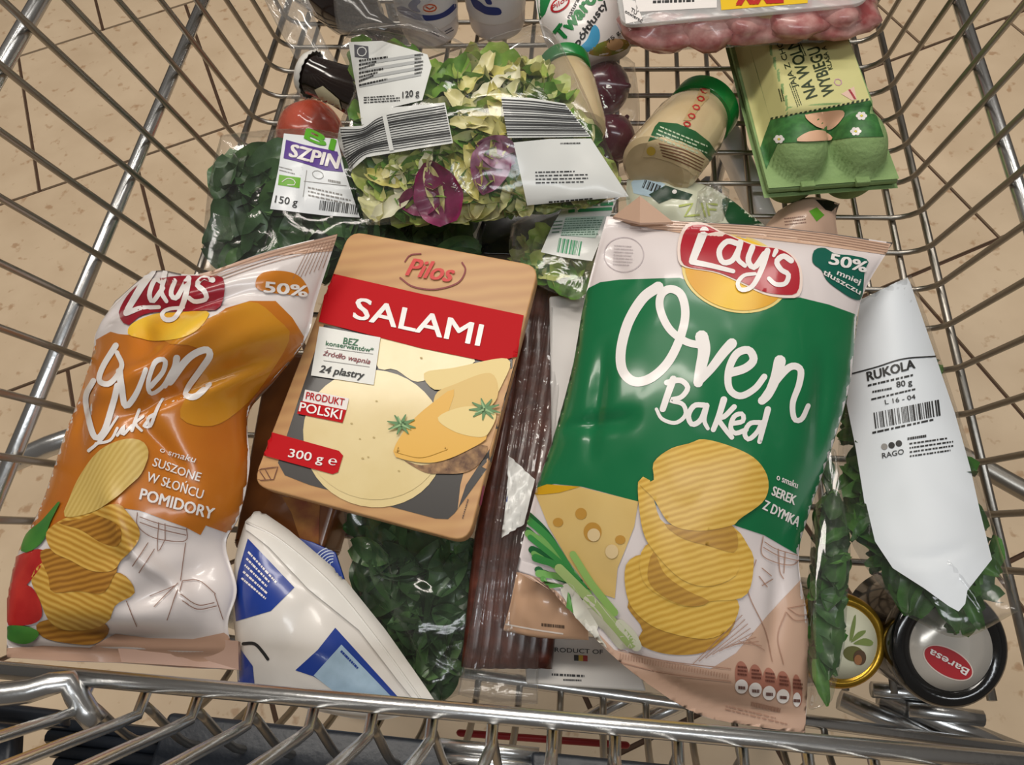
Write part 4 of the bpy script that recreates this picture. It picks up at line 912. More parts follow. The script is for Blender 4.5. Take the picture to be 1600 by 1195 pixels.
# ================================================================ MEAT TRAY
mt = empty('meat_tray', 'clear plastic tray of pink raw meat with yellow label', 'meat tray', W(1160, 40, .11))
mtop = [(975, 38), (1348, 4), (1400, -130), (950, -110)]
T4 = [W(a, b, .145) for a, b in mtop]; B4 = [W(1035, 80, .105), W(1300, 66, .105), W(1345, -60, .105), W(1000, -60, .105)]
vs = []; fs = []; NS = 14
T4r = roundpoly(T4, .012, 6); B4r = roundpoly(B4, .016, 6); M = len(T4r)
for j in range(NS + 1):
    t = j / NS
    for i, (p, q) in enumerate(zip(T4r, B4r)):
        v = p.lerp(q, t); vs.append(v + Vector((0, .0012 * math.sin(i * 2.1) * (t > .1), 0)))
for j in range(NS):
    for i in range(M): fs.append((j * M + i, j * M + (i + 1) % M, (j + 1) * M + (i + 1) % M, (j + 1) * M + i))
fs.append(tuple(NS * M + i for i in range(M)))
mesh('tray', vs, fs, RIGID, mt)
lidm = rbox('lid_film', roundpoly([p + (p - W(1160, -30, .145)) * .02 for p in T4], .012), .004, film_mat('lid_film', haze=.35, bscale=20, bstr=.15), mt, .001)
MEAT = mat('#9c4c4c', .3, col2='#cfa39c', nscale=55, coat=.4, bump=.5, bscale=60)
rnd = random.Random(5)
for i in range(4):
    for j in range(5):
        u = (j + .5) / 5; v = (i + .5) / 4
        top = T4[0].lerp(T4[1], u).lerp(T4[3].lerp(T4[2], u), v); bot = B4[0].lerp(B4[1], u).lerp(B4[3].lerp(B4[2], u), v); c = top.lerp(bot, .48)
        vs = []; fs = []; r = Vector((.036, .030, .017))
        for a in range(13):
            for b in range(20):
                th = PI * a / 12; ph = 2 * PI * b / 20; d = Vector((math.sin(th) * math.cos(ph), math.sin(th) * math.sin(ph), math.cos(th)))
                k = 1 + .35 * noise.noise(d * 1.6 + Vector((i * 3, j * 5, 0))); vs.append(c + Vector((d.x * r.x, d.y * r.y, d.z * r.z)) * k)
        for a in range(12):
            for b in range(20): fs.append((a * 20 + b, a * 20 + (b + 1) % 20, (a + 1) * 20 + (b + 1) % 20, (a + 1) * 20 + b))
        mesh('meat_piece', vs, fs, MEAT, mt)
MS = Surf(lidm)
def md(n, sh, m, l=1): return decal(n, MS, sh, m, mt, l)
md('white_label', poly([(992, -40), (1120, -40), (1120, 12), (994, 19)]), WHITE, 1)
md('small_print', scribble((1020, 0), (1100, -3), (0, 7), 1, .6, 3), INK, 2)
md('yellow_label', poly([(1122, -40), (1262, -40), (1262, 5), (1127, 16)]), mat('#e0b81c', .35), 1)
md('label_lettering', text('XXL', (1152, 8), (1222, 4), (-1, -34), .05), mat('#b4221c', .35), 2)
md('corner_label', poly([(972, -5), (992, 2), (1005, 32), (978, 37)]), WHITE, 1)
md('corner_lettering', join(text('TU', (985, 18), (994, 24), (2, -6), .01), text('otwierać', (976, 20), (1003, 36), (2, -5), .01)), INK, 2)

# ================================================================ CURD CHEESE PACK
tw = empty('curd_cheese_pack', 'white curd cheese pack with slanted green lettering', 'cheese pack', W(910, 50, .03))
twp = pillow('wrapper', [(836, -60, .09), (910, -62, .10), (985, -60, .09)], [(985, -60, .09), (992, 20, .085), (986, 74, .07)], [(852, 62, .07), (905, 90, .075), (986, 74, .07)], [(836, -60, .09), (838, 10, .085), (852, 62, .07)], .012, .045, WHITE, tw, 40, 40, seed=4.4, wr=.001, px=.3, py=.25)
TS = Surf(twp)
def td(n, sh, m, l=1): return decal(n, TS, sh, m, tw, l)
td('printed_corner', poly(c2([(1140, -60), (1230, -60), (1185, 60), (1160, 90)])), mat('#1f7a40', .35), 1)
td('logo_oval', ell(*c2([(1250, 20)])[0], 17, 10, -35), mat('#b5242c', .35), 2)
td('logo_oval_inner', ell(*c2([(1250, 20)])[0], 14, 7.5, -35), WHITE, 3)
td('logo_lettering', text('Pilos', c2([(1218, 48)])[0], c2([(1288, -2)])[0], (-3, -6), .01, .2), mat('#b5242c', .35), 4)
td('subtitle_lettering', text('naturalny', c2([(1292, 82)])[0], c2([(1355, -40)])[0], (-6, -3), .005), INK, 1)
td('title_lettering', text('Twaróg', c2([(1262, 182)])[0], c2([(1440, -40)])[0], (-16, -14), .05, .1), mat('#1c7a3c', .35), 1)
td('type_lettering', text('półtłusty', c2([(1328, 208)])[0], c2([(1460, 15)])[0], (-9, -7), .03, .1), INK, 1)
td('printed_swirl', poly(c2([(1330, 218), (1370, 170), (1395, 110), (1420, 130), (1420, 180), (1380, 225)]), smooth=24), mat('#4aa0cc', .35), 1)
td('printed_meadow', poly(c2([(1375, 235), (1420, 190), (1500, 170), (1560, 185), (1540, 215), (1460, 245)]), smooth=24), mat('#7f8a3c', .4, col2='#b98a4c', nscale=60), 1)
td('printed_cheese', ell(*c2([(1490, 195)])[0], 13, 9, -10), mat('#cfa67a', .4), 2)
td('weight_lettering', text('75 g', c2([(1462, 190)])[0], c2([(1512, 145)])[0], (-4, -4), .01), INK, 2.6)

# ================================================================ YOGURT CUPS
NAVY = mat('#22357c', .35)
def cup(px, py, r, label, seed):
    b = W(px, py, .004); t = empty('yogurt_cup', label, 'yogurt cup', b, 'yogurt cups at the far end')
    CUPB = mat('#d2ced2', .35, coat=.3)
    bd_ = lathe('cup', b, b + Vector((0, -.004, .105)), [(0, r * .6), (0, r * .82), (.04, r * .86), (.45, r * .93), (1, r)], CUPB, t, 44)
    bl = lathe('label', b + Vector((0, -.001, .024)), b + Vector((0, -.004, .105)), [(0, r * .905), (.02, r * .915), (.3, r * .948), (1, r * 1.012)], mat('#dcdce0', .35, coat=.3), t, 44, False)
    rm = lathe('rim', b + Vector((0, -.004, .103)), b + Vector((0, -.004, .109)), [(0, r), (0, r * 1.07), (1, r * 1.07), (1, r * .3)], mat('#cfcfd4', .25, .6), t, 44)
    return t, Surf(bl), Surf(bd_)
def px_of(p):
    d = Vector(p) - CAM; c = AX * d.x + AY * d.y + AZ * d.z; return (c.x / c.z * FPX + CX, c.y / c.z * FPX + CY)
y1, ys1, yb1 = cup(674, 46, .038, 'white yogurt cup with blue waves and red emblem', 1)
y2, ys2, yb2 = cup(778, 36, .037, 'white yogurt cup with blue waves behind the salad bag', 2)
c8b = crop(400, 0, .25)
decal('printed_wave', ys1, poly(c8b([(880, 45), (920, 40), (960, 60), (1010, 85), (1080, 95), (1150, 85), (1200, 55), (1240, 20), (1252, 45), (1200, 95), (1120, 125), (1030, 128), (950, 105), (895, 75)]), smooth=40), NAVY, y1, 1)
decal('printed_wave', ys1, poly(c8b([(960, 15), (1000, -10), (1030, 10), (1005, 40), (1030, 75), (990, 70), (955, 45)]), smooth=24), NAVY, y1, 1.5)
decal('emblem_ring', ys1, ell(*c8b([(1085, 48)])[0], 15, 8.5), WHITE, y1, 2.2)
decal('emblem', ys1, stroke(ellpts(*c8b([(1085, 48)])[0], 10.5, 5.5), 2.2, cap=False), mat('#c4552e', .4), y1, 3)
decal('emblem', ys1, stroke(c8b([(1060, 40), (1085, 55), (1110, 42)]), 2.4), mat('#c4552e', .4), y1, 3)
decal('printed_block', yb1, poly(c8b([(1160, 120), (1210, 95), (1215, 130), (1165, 150)])), mat('#3c3f6c', .4), y1, 1)
decal('small_print', yb1, join(scribble(c8b([(1070, 170)])[0], c8b([(1140, 205)])[0], (1, 8), 2, .4, 6), scribble(c8b([(1180, 190)])[0], c8b([(1235, 160)])[0], (0, 9), 2, .4, 8)), mat('#5a5866', .5), y1, 1)
decal('printed_wave', ys2, poly(c8b([(1340, -20), (1400, 10), (1440, 40), (1520, 50), (1530, 90), (1450, 92), (1400, 70), (1360, 40)]), smooth=30), NAVY, y2, 1)
decal('printed_wave', ys2, poly(c8b([(1420, -30), (1460, -10), (1475, 25), (1445, 25), (1430, 0)]), smooth=24), NAVY, y2, 1)

# ================================================================ BOTTLES, TOMATO AND PRODUCE BAG (upper left)
BR = mat('#1a0f0b', .12, coat=.8)
b1 = empty('beer_bottle', 'dark brown glass bottle with white crimped crown cap', 'bottle', W(520, 140, .03))
A, B = W(474, 112, .098), W(640, 176, .085)
nk = lathe('glass', A, B, [(.03, .013), (.05, .0185), (.10, .019), (.12, .0175), (.35, .0195), (.55, .024), (.75, .030), (1.0, .031), (1.0, .02)], BR, b1, 32)
ax_ = (B - A).normalized(); uu = ax_.cross(Vector((0, 0, 1))).normalized(); vv_ = ax_.cross(uu); vs = []; fs = []
for j, (t, r) in enumerate(((0, .0005), (0, .016), (.002, .019), (.009, .0222), (.010, .0212))):
    for k in range(42): vs.append(A + ax_ * t + (uu * math.cos(k * 2 * PI / 42) + vv_ * math.sin(k * 2 * PI / 42)) * (r * (1 + (.07 if k % 2 else 0) * (j >= 3))))
for j in range(4):
    for k in range(42): fs.append((j * 42 + k, j * 42 + (k + 1) % 42, (j + 1) * 42 + (k + 1) % 42, (j + 1) * 42 + k))
mesh('crown_cap', vs, fs, mat('#d2cec6', .3), b1)
decal('neck_label', Surf(nk), poly([(492, 140), (505, 134), (530, 155), (535, 172), (522, 184), (505, 165)]), mat('#c9bf9f', .45), b1, 3)
b2 = empty('sauce_bottle', 'dark sauce bottle with red and white label lying at far left corner', 'bottle', W(500, 20, .02))
A, B = W(474, -42, .040), W(612, 60, .050)
nb = lathe('body', A, B, [(0, .02), (0, .029), (.05, .032), (.55, .032), (.72, .024), (.82, .015), (1.0, .0145), (1.0, .01)], BR, b2, 36)
NB = Surf(nb)
decal('label', NB, poly([(462, -10), (476, -10), (500, 30), (512, 50), (500, 58), (478, 40), (462, 15)]), WHITE, b2, 1)
decal('label_mark', NB, poly([(458, 5), (468, 10), (466, 24), (458, 22)]), mat('#6a9a3a', .4), b2, 2)
decal('label_mark', NB, poly([(471, 30), (485, 26), (490, 37), (476, 44)]), mat('#b92a20', .4), b2, 2)
decal('label_mark', NB, stroke([(500, 42), (497, 50), (505, 56)], 3), INK, b2, 2)
to = empty('tomato', 'orange-red tomato in a clear produce bag under the bottle', 'tomato', W(492, 190, .01))
c = W(484, 206, .032); vs = []; fs = []
for a in range(17):
    for b in range(32):
        th = PI * a / 16; ph = 2 * PI * b / 32; r = .034 * (1 + .03 * math.cos(5 * ph) * math.sin(th)); vs.append(c + Vector((r * math.sin(th) * math.cos(ph), r * math.sin(th) * math.sin(ph), .029 * math.cos(th) * (1 - .18 * math.exp(-(th / .4) ** 2)))))
for a in range(16):
    for b in range(32): fs.append((a * 32 + b, a * 32 + (b + 1) % 32, (a + 1) * 32 + (b + 1) % 32, (a + 1) * 32 + b))
mesh('fruit', vs, fs, mat('#c9502e', .25, coat=.5, col2='#bf3f24', nscale=12), to)
tb = empty('produce_bag', 'crumpled clear plastic bag around the tomato by the cart side', 'plastic bag', W(480, 160, .0))
pillow('film', [(452, 150, .045), (485, 156, .06), (522, 176, .05)], [(522, 176, .05), (536, 205, .05), (540, 240, .04)], [(428, 232, .04), (480, 246, .05), (540, 240, .04)], [(452, 150, .045), (438, 190, .045), (428, 232, .04)], .022, .03, FILM2, tb, 36, 36, seed=6.1, wr=.003, wscale=34)
tb2 = empty('produce_bag', 'hazy loose plastic bag end hanging over the sauce bottle', 'plastic bag', W(470, 40, .0))
pillow('film', [(400, -30, .11), (440, -30, .12), (476, -20, .11)], [(476, -20, .11), (505, 60, .10), (552, 135, .09)], [(462, 92, .09), (500, 105, .095), (552, 135, .09)], [(400, -30, .11), (430, 35, .10), (462, 92, .09)], .012, .01, film_mat('loose_film', haze=.07, bscale=22, bstr=.35), tb2, 30, 40, seed=7.7, wr=.005, wscale=26)
tb3 = empty('produce_bag', 'sheer plastic bag top spread above the salad by the yogurt', 'plastic bag', W(700, 60, .05))
pillow('film', [(520, -30, .165), (640, -30, .155), (700, -20, .155)], [(700, -20, .155), (660, 25, .168), (735, 74, .186)], [(528, 52, .186), (640, 44, .192), (735, 74, .186)], [(520, -30, .165), (522, 15, .178), (528, 52, .186)], .004, .001, film_mat('sheer_film', haze=.02, bscale=20, bstr=.3), tb3, 34, 24, seed=3.7, wr=.0025, wscale=40)

# ================================================================ ROCKET BAG WITH WHITE LABEL
ro = empty('rocket_bag', 'clear bag of rocket leaves with long white paper label by cart side', 'salad bag', W(1440, 700, .06))
rof = pillow('film', [(1340, 470, .115), (1385, 448, .125), (1424, 430, .115)], [(1424, 430, .115), (1475, 585, .105), (1545, 800, .115), (1592, 955, .118)], [(1415, 962, .118), (1500, 996, .122), (1592, 955, .118)], [(1340, 470, .115), (1312, 690, .095), (1328, 840, .11), (1415, 962, .118)], .02, .055, FILM, ro, 60, 110, seed=2.9, wr=.0016, wscale=22, px=.5, py=.4, hbt=.2, creases=[(.2, .82, .45, .0, .012, -.0018), (.5, .84, .12, .12, .012, .0022)])
RS = Surf(rof)
scatter('rocket_leaf', ROCK, [(1340, 560), (1420, 500), (1500, 780), (1560, 900), (1540, 960), (1400, 930), (1335, 830), (1325, 690)], RS, 70, ro, (.006, .03), .4, 12, mind=14)
cr = crop(1200, 400, .3515); cr2 = crop(1180, 780, .347)
def rd_(n, sh, m, l=1): return decal(n, RS, sh, m, ro, l)
PAP = mat('#d3d8dd', .5)
rd_('paper_label', poly(cr([(412, 190), (620, 88), (680, 260), (745, 450), (830, 700), (900, 950), (940, 1130)]) + cr2([(1030, 130), (1065, 270), (955, 410), (945, 470), (915, 505), (870, 480), (760, 400), (620, 310), (540, 190), (500, 20)]) + cr([(430, 1100), (390, 850), (350, 655), (375, 480)]), 10), PAP, 1)
rd_('label_rule', stroke(cr([(365, 526), (480, 495), (600, 458), (745, 446)]), 2.2, cap=False), INK, 2)
rd_('title_lettering', text('RUKOLA', cr([(445, 556)])[0], cr([(652, 498)])[0], (-2, -14), .03), INK, 2)
rd_('weight_lettering', join(text('80 g', cr([(572, 585)])[0], cr([(640, 572)])[0], (-1, -9), .015), text('L 16 - 04', cr([(522, 660)])[0], cr([(655, 635)])[0], (-1, -7), .01)), INK, 2)
rd_('small_print', join(scribble(cr([(445, 570)])[0], cr([(690, 512)])[0], (0, 4), 1, .8, 3), scribble(cr([(465, 598)])[0], cr([(560, 580)])[0], (0, 4), 1, .8, 5), scribble(cr([(460, 632)])[0], cr([(700, 575)])[0], (0, 4), 1, .7, 8), scribble(cr([(465, 780)])[0], cr([(775, 712)])[0], (0, 4), 1, .8, 9), scribble(cr([(620, 805)])[0], cr([(715, 790)])[0], (0, 5), 1, .8, 12), scribble(cr([(628, 828)])[0], cr([(820, 800)])[0], (1, 26), 4, .4, 11)), INK, 2)
rd_('barcode', barcode(cr([(478, 768)])[0], cr([(775, 708)])[0], (-3, -25), 30, 5), INK, 2)
rd_('packer_logo', join(*[ell(*cr([p])[0], 5, 5, n=16) for p in ((550, 842), (582, 834))]), INK, 2)
rd_('packer_logo', ell(*cr([(518, 848)])[0], 5, 5, n=16), GREY, 2)
rd_('packer_lettering', text('RAGO', cr([(510, 900)])[0], cr([(605, 880)])[0], (-1, -8), .005), INK, 2)

# ================================================================ BABY LEAF TRAY
bl = empty('baby_leaf_tray', 'clear rigid tray of green baby leaves under the green chips bag', 'salad tray', W(1270, 900, .0))
bc = [(1290, 700, .108), (1306, 700, .108), (1330, 860, .108), (1320, 1010, .108), (1300, 1098, .106), (1276, 1105, .106), (1274, 900, .108)]
bo = rbox('tray', roundpoly(pw(bc), .003, 3), .018, RIGID, bl, .0004, Vector((0, 0, 1)))
scatter('baby_leaf', ROCK + SPIN, [(1293, 712), (1302, 712), (1320, 860), (1310, 1010), (1292, 1070), (1282, 1050), (1280, 900)], Surf(bo), 40, bl, (.004, .016), .35, 15, (.6, .9), mind=12)

# ================================================================ TWO JARS STANDING LID UP
def lidjar(name, label, top, h, r, rimcol, face, bodycol, k=.80, lean=.42):
    b = W(*top); n = Vector((.25 * math.sin(lean), -math.sin(lean), math.cos(lean))).normalized(); a = b - n * h
    t = empty(name, label, 'jar', Vector((a.x, a.y, 0)))
    lathe('glass', a, b, [(0, r * .6), (0, r * .9), (.05, r * .98), (.6, r * .98), (.78, r * .9), (.86, r * .88)], bodycol, t, 48)
    rim = lathe('lid', a.lerp(b, .80), b, [(0, r * .9), (0, r * .97), (.15, r), (.75, r), (.93, r * .96), (1.0, r * .90), (1.0, r * k), (.95, r * (k - .01)), (.93, r * (k - .04)), (.93, r * .2)], rimcol, t, 56)
    fc_ = lathe('lid_face', b - n * .0016, b - n * .0004, [(0, r * .4), (0, r * (k - .03)), (1, r * (k - .035)), (1, r * .3)], face, t, 48)
    return t, Surf(fc_)
oj, ojs = lidjar('olive_jar', 'jar with gold rimmed cream lid showing an olive branch', (1315, 1003, .075), .067, .0292, mat('#a8842c', .25, .8), mat('#cfcdb4', .35, coat=.4), mat('#4d4a1c', .12, coat=.8))
c2r = crop(1180, 780, .347)
OLV = mat('#5a5a22', .4); OLG = mat('#6f7f3c', .4)
for P in ([(425, 640), (430, 580), (450, 515), (452, 560), (440, 620)], [(430, 645), (460, 600), (500, 590), (480, 615)], [(440, 650), (490, 625), (530, 640), (520, 660), (470, 655)]):
    decal('printed_leaf', ojs, poly(c2r(P), smooth=16), OLG, oj, 1)
decal('printed_olive', ojs, ell(*c2r([(442, 695)])[0], 16, 12, 10), OLV, oj, 1); decal('printed_olive', ojs, ell(*c2r([(470, 712)])[0], 10, 12), mat('#4a3218', .4), oj, 1.6)
decal('printed_olive', ojs, ell(*c2r([(462, 722)])[0], 6, 8), mat('#8a5a30', .4), oj, 2.2)
pj, pjs = lidjar('sauce_jar', 'jar with glossy black lid and red oval emblem beside gold lid jar', (1487, 1013, .080), .070, .0362, mat('#0d0d0e', .15, coat=.8), mat('#c9c2b8', .22, .3), mat('#1a0f0c', .12, coat=.8), .73)
decal('emblem_edge', pjs, ell(*c2r([(868, 735)])[0], 43, 22, 29), mat('#d8c6bc', .35), pj, 1)
decal('emblem', pjs, ell(*c2r([(868, 735)])[0], 41, 20, 29), mat('#a8212a', .3, coat=.4), pj, 1.8)
decal('emblem_lettering', pjs, text('Baresa', c2r([(962, 765)])[0], c2r([(790, 672)])[0], (-6, 9.5), .02), WHITE, pj, 2.6)
# ================================================================ WHITE AND BLUE BAG
c5b = crop(350, 760, .31875)
wb = empty('white_blue_bag', 'white plastic bag with dark blue panels tucked below the cheese pack', 'food bag', W(480, 980, .02))
BLU = mat('#1d3a8c', .3, coat=.4); WP = mat('#d9d3cc', .3, coat=.4)
wbp = pillow('bag', [(384, 815, .08), (393, 805, .082), (404, 798, .08)], [(404, 798, .08), (470, 845, .078), (545, 915, .07), (620, 1010, .06), (682, 1098, .05)], [(372, 1080, .055), (470, 1105, .06), (590, 1125, .055), (682, 1098, .05)], [(384, 815, .08), (368, 880, .075), (366, 950, .07), (372, 1080, .055)], .022, .03, WP, wb, 60, 70, seed=4.1, wr=.002, px=.5, py=.5)
WS = Surf(wbp)
def wd_(n, sh, m, l=1): return decal(n, WS, sh, m, wb, l)
wd_('printed_panel', poly(c5b([(118, 255), (345, 495), (230, 610), (60, 660), (50, 560), (70, 420)])), BLU, 1)
wd_('panel_lettering', join(*[scribble(c5b([(125 - i * 8, 315 + i * 32)])[0], c5b([(265 - i * 12, 470 + i * 20)])[0], (-2.2, 2.6), 1, .9, i + 2) for i in range(5)]), WHITE, 2)
wd_('printed_panel', poly(c5b([(545, 692), (870, 1050), (700, 1100), (440, 930), (350, 900), (460, 800)])), BLU, 1)
wd_('printed_scene', poly(c5b([(575, 775), (830, 1040), (760, 1110), (600, 1050), (440, 925)])), mat('#a9c2d6', .35, col2='#8ea6b8', nscale=50), 2)
wd_('printed_text', scribble(c5b([(578, 800)])[0], c5b([(680, 905)])[0], (-3, 3), 1, .8, 3), BLU, 3)
wd_('printed_panel', poly(c5b([(355, 260), (430, 275), (550, 330), (620, 520), (540, 430), (440, 320)])), BLU, 1)
wd_('printed_arc', join(*[stroke([(c5b([(505, 395)])[0][0] + r * math.cos(a), c5b([(505, 395)])[0][1] + r * math.sin(a) * .8) for a in [2.2 + q * .25 for q in range(13)]], 1.5, cap=False) for r in (6, 11, 16, 21, 26, 31, 36)]), mat('#c3cfdf', .4), 2)
wd_('printed_squiggle', stroke(c5b([(95, 770), (150, 770), (190, 810), (215, 845)]), 5), INK, 1)
wd_('printed_panel', poly([(366, 1000), (395, 1040), (400, 1090), (374, 1082), (366, 1040)]), BLU, 1)
SVP = [(385, 810), (404, 798), (450, 830), (530, 898), (600, 985), (678, 1095), (655, 1104), (620, 1062), (560, 985), (480, 920), (420, 856), (386, 828)]
wd_('seal_strip', poly(SVP), mat('#dedad3', .35, coat=.3), 6)
SE = [WS.hit(x_, y_)[0] + Vector((0, 0, .0024)) for x_, y_ in catmull([(388, 818), (440, 846), (520, 915), (590, 1000), (662, 1098)], 40)]
tube('seal_edge', SE, .0009, mat('#dedad3', .35, coat=.3), wb, 6)

fp = rbox('corner_flap', pw([(452, 836, .070), (488, 846, .070), (524, 862, .068), (546, 930, .062), (500, 892, .066)]), .004, BLU, wb, .0008, Vector((0, 0, 1)))
decal('printed_arc', Surf(fp), join(*[stroke([(520 + r * math.cos(a), 882 + r * math.sin(a) * .9) for a in [2.6 + q * .2 for q in range(12)]], 1.5, cap=False) for r in (5, 10, 15, 20, 25, 30)]), mat('#c3cfdf', .4), wb, 1)

# ================================================================ THINGS BURIED UNDER THE CHEESE
ks = empty('sausage_pack', 'clear film pack of long thin dark brown sausages', 'sausage pack', W(810, 760, .0))
def K(t, o, z): return W(870 + (785 - 870) * t + o, 425 + (1075 - 425) * t, z)
ksf = pillow('film', [(828, 440, .066), (868, 436, .07), (910, 450, .066)], [(910, 450, .066), (880, 700, .07), (850, 900, .06), (840, 1100, .04)], [(715, 1085, .04), (780, 1100, .045), (840, 1100, .04)], [(828, 440, .066), (800, 620, .07), (755, 860, .065), (715, 1085, .04)], .012, .022, FILM2, ks, 60, 90, seed=5.9, wr=.002, wscale=30, px=.4, py=.3, extra=lambda u, v: .0014 * math.sin(u * 62 + 2 * math.sin(v * 5)) * (1 if u < .55 else .3))
SAU = mat('#3f1a12', .35, col2='#5c2c1e', nscale=90, coat=.3, bump=.4, bscale=160)
for i in range(7):
    o = -54 + i * 18
    tube('sausage', [K(.04, o, .066), K(.3, o + 4, .068), K(.6, o - 4, .060), K(.95, o + 2, .038)], .0075, SAU, ks, 12, 40)
KS = Surf(ksf)
decal('paper_label', KS, poly(c6([(958, 858), (1045, 940), (1010, 1100), (925, 1150), (945, 980)])), LB2, ks, 4)
decal('label_mark', KS, stroke(c6([(948, 995), (944, 1018)]), 3), BLU, ks, 5)
for i in range(0): tube('film_fold', [K(.42 + .02 * (i % 3), -62 + i * 6, .078), K(.7, -66 + i * 7, .072), K(.9, -60 + i * 7, .055)], .0009, FILM2, ks, 6, 16)
wk = empty('white_carton', 'plain white paper carton between sausage pack and green chips bag', 'carton', W(880, 580, .0))
rbox('carton', pw([(858, 462, .088), (960, 455, .088), (950, 700, .075), (862, 700, .078)]), .007, mat('#d5d2cf', .5), wk, .002)
tube('fold_line', pw([(862, 480, .0885), (864, 600, .080), (866, 690, .0715)]), .0006, mat('#d5d2cf', .5), wk)
dl = empty('herb_bag', 'dark green leafy greens in clear bag below the cheese pack', 'salad bag', W(620, 920, .0))
dlf = pillow('film', [(535, 785, .050), (620, 795, .055), (745, 830, .052)], [(745, 830, .052), (738, 950, .046), (718, 1085, .03)], [(600, 1085, .025), (660, 1105, .03), (718, 1085, .03)], [(535, 785, .050), (552, 890, .04), (600, 1085, .025)], .010, .02, FILM, dl, 40, 50, seed=1.9, wr=.004, wscale=30)
scatter('herb_leaf', DARK, [(545, 800), (730, 840), (722, 1050), (640, 1075), (575, 960)], Surf(dlf), 70, dl, (.003, .02), .4, 21, mind=14)
bp = empty('brown_packet', 'brown and amber food packet hidden beneath the cheese pack corner', 'food packet', W(450, 810, .0))
bpk = rbox('packet', roundpoly(pw([(418, 545, .096), (590, 565, .096), (502, 868, .058), (362, 855, .060)]), .006), .042, mat('#5c3216', .3, coat=.4, col2='#7d4a20', nscale=25), bp, .004)
decal('printed_panel', Surf(bpk), poly([(440, 775), (500, 785), (498, 850), (470, 845), (455, 800)]), mat('#8a5a24', .35, col2='#6a2c16', nscale=60), bp, 1)
pp = empty('peach_wrapper', 'shiny peach coloured wrapper corner poking out beneath green chips bag', 'food packet', W(850, 950, .0))
ppw = pillow('wrapper', [(808, 888, .075), (850, 880, .08), (900, 900, .075)], [(900, 900, .075), (915, 950, .072), (920, 1000, .065)], [(786, 985, .06), (840, 996, .065), (920, 1000, .065)], [(808, 888, .075), (798, 940, .07), (786, 985, .06)], .008, .012, mat('#c09a7c', .25, coat=.5), pp, 30, 30, seed=8.2, wr=.004, wscale=40)
decal('small_print', Surf(ppw), scribble((846, 972), (886, 976), (0, 6), 1, .8, 5), mat('#5a4636', .5), pp, 1)
decal('seal_line', Surf(ppw), stroke([(790, 975), (840, 984), (880, 990)], 2.5), mat('#d8cbc0', .2), pp, 1)
wc = empty('product_card', 'white printed food carton with small flag near the rear gate', 'carton', W(890, 1030, .0))
wcb = rbox('carton', pw([(818, 985, .035), (985, 1000, .035), (1010, 1080, .03), (822, 1068, .03)]), .028, mat('#d2cec8', .45), wc, .0015)
WC = Surf(wcb)
decal('origin_lettering', WC, text('PRODUCT OF', (860, 1018), (942, 1022), (0, -7), .005), INK, wc, 1)
for i, h in enumerate(('#2a2622', '#c9a92c', '#a83028')): decal('printed_flag', WC, quadgrid((897 + i * 7, 1032 + i * .4), (904 + i * 7, 1032.4 + i * .4), (0, -9)), mat(h, .4), wc, 1)
decal('small_print', WC, join(scribble((862, 1051), (925, 1054), (0, 4), 1, .9, 4), scribble((880, 1060), (910, 1061), (0, 3), 1, .9, 6)), INK, wc, 1)

# ================================================================ THINGS UNDER THE JAR AND EGG CARTON
bg = empty('vegetable_bag', 'plastic vegetable bag with pale green printed letters under the jar', 'food bag', W(1070, 320, .0))
bgp = pillow('bag', [(980, 280, 0.0380), (1040, 278, 0.0440), (1110, 292, 0.0380)], [(1110, 292, 0.0380), (1150, 318, 0.0330), (1195, 352, 0.0230)], [(985, 345, 0.0280), (1090, 372, 0.0330), (1195, 352, 0.0230)], [(980, 280, 0.0380), (978, 310, 0.0340), (985, 345, 0.0280)], .014, .02, mat('#c9cbb4', .3, coat=.4), bg, 40, 30, seed=3.3, wr=.003, wscale=40)
BG = Surf(bgp)
def bd2(n, sh, m, l=1): return decal(n, BG, sh, m, bg, l)
bd2('printed_sky', poly([(985, 280), (1012, 276), (1040, 288), (1018, 308), (990, 302)]), mat('#b4cbd8', .35), 1)
bd2('barcode', barcode((1008, 281), (1034, 291), (-5, 12), 9, 3), INK, 2)
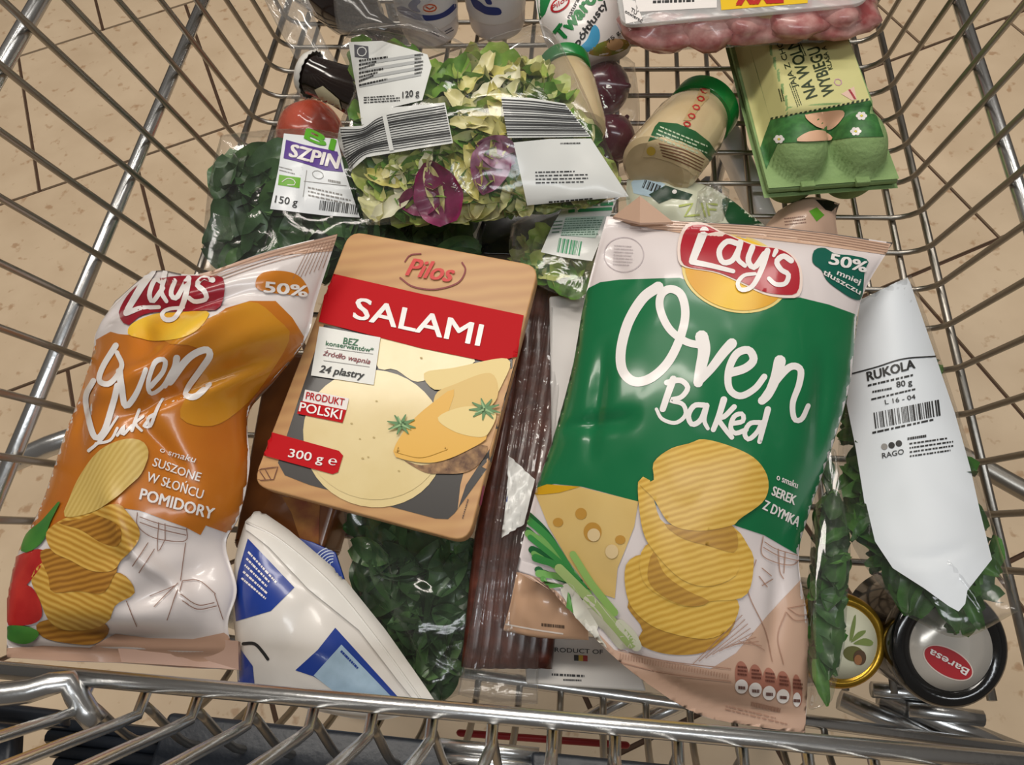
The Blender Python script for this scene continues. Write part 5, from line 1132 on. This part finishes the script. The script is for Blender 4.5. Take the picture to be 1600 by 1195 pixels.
bd2('printed_band', poly([(1014, 304), (1040, 290), (1082, 304), (1076, 312), (1050, 310), (1030, 318)]), mat('#1c3a28', .35), 2)
bd2('printed_daisy', ell(1054, 300, 4, 3.4, n=12), WHITE, 3)
bd2('printed_letters', join(*[stroke(p, 3.2, False) for p in ([(1062, 322), (1082, 318), (1070, 338), (1092, 336)], [(1096, 318), (1102, 338)], [(1108, 336), (1104, 318), (1120, 320)], [(1106, 327), (1118, 328)])]), mat('#a9b45a', .35), 2)
bd2('printed_leaves', poly([(1128, 312), (1150, 314), (1188, 345), (1180, 356), (1140, 350)], smooth=20), mat('#1e4a2c', .3, coat=.4), 2)
tf = empty('plastic_film', 'crinkled clear film tuft between jar and vegetable bag', 'plastic film', W(1110, 310, .05))
pillow('film', [(1090, 300, 0.0550), (1115, 285, 0.0600), (1140, 296, 0.0550)], [(1140, 296, 0.0550), (1138, 320, 0.0550), (1130, 345, 0.0500)], [(1085, 340, 0.0500), (1110, 350, 0.0550), (1130, 345, 0.0500)], [(1090, 300, 0.0550), (1088, 320, 0.0550), (1085, 340, 0.0500)], .008, .004, FILM2, tf, 24, 24, seed=1.3, wr=.008, wscale=70)
pk = empty('pink_pouch', 'pale pink pouch with green leaf mark below the egg carton', 'food pouch', W(1255, 335, .0))
pkp = pillow('pouch', [(1215, 330, .02), (1262, 312, .03), (1312, 318, .025)], [(1312, 318, .025), (1306, 340, .028), (1310, 372, .02)], [(1185, 365, .02), (1250, 385, .025), (1310, 372, .02)], [(1215, 330, .02), (1200, 348, .02), (1185, 365, .02)], .012, .012, mat('#c9a892', .35, coat=.3), pk, 30, 24, seed=2.6, wr=.002)
PK = Surf(pkp); decal('organic_logo', PK, poly([(1264, 330), (1276, 324), (1288, 336), (1276, 346)]), mat('#5c9a2c', .35), pk, 1)
decal('printed_cap', PK, poly([(1274, 312), (1312, 314), (1306, 332), (1290, 328)]), BLACK, pk, 1)
decal('small_print', PK, scribble((1225, 340), (1258, 336), (2, 14), 3, .4, 6), mat('#8a6a5c', .5), pk, 1)
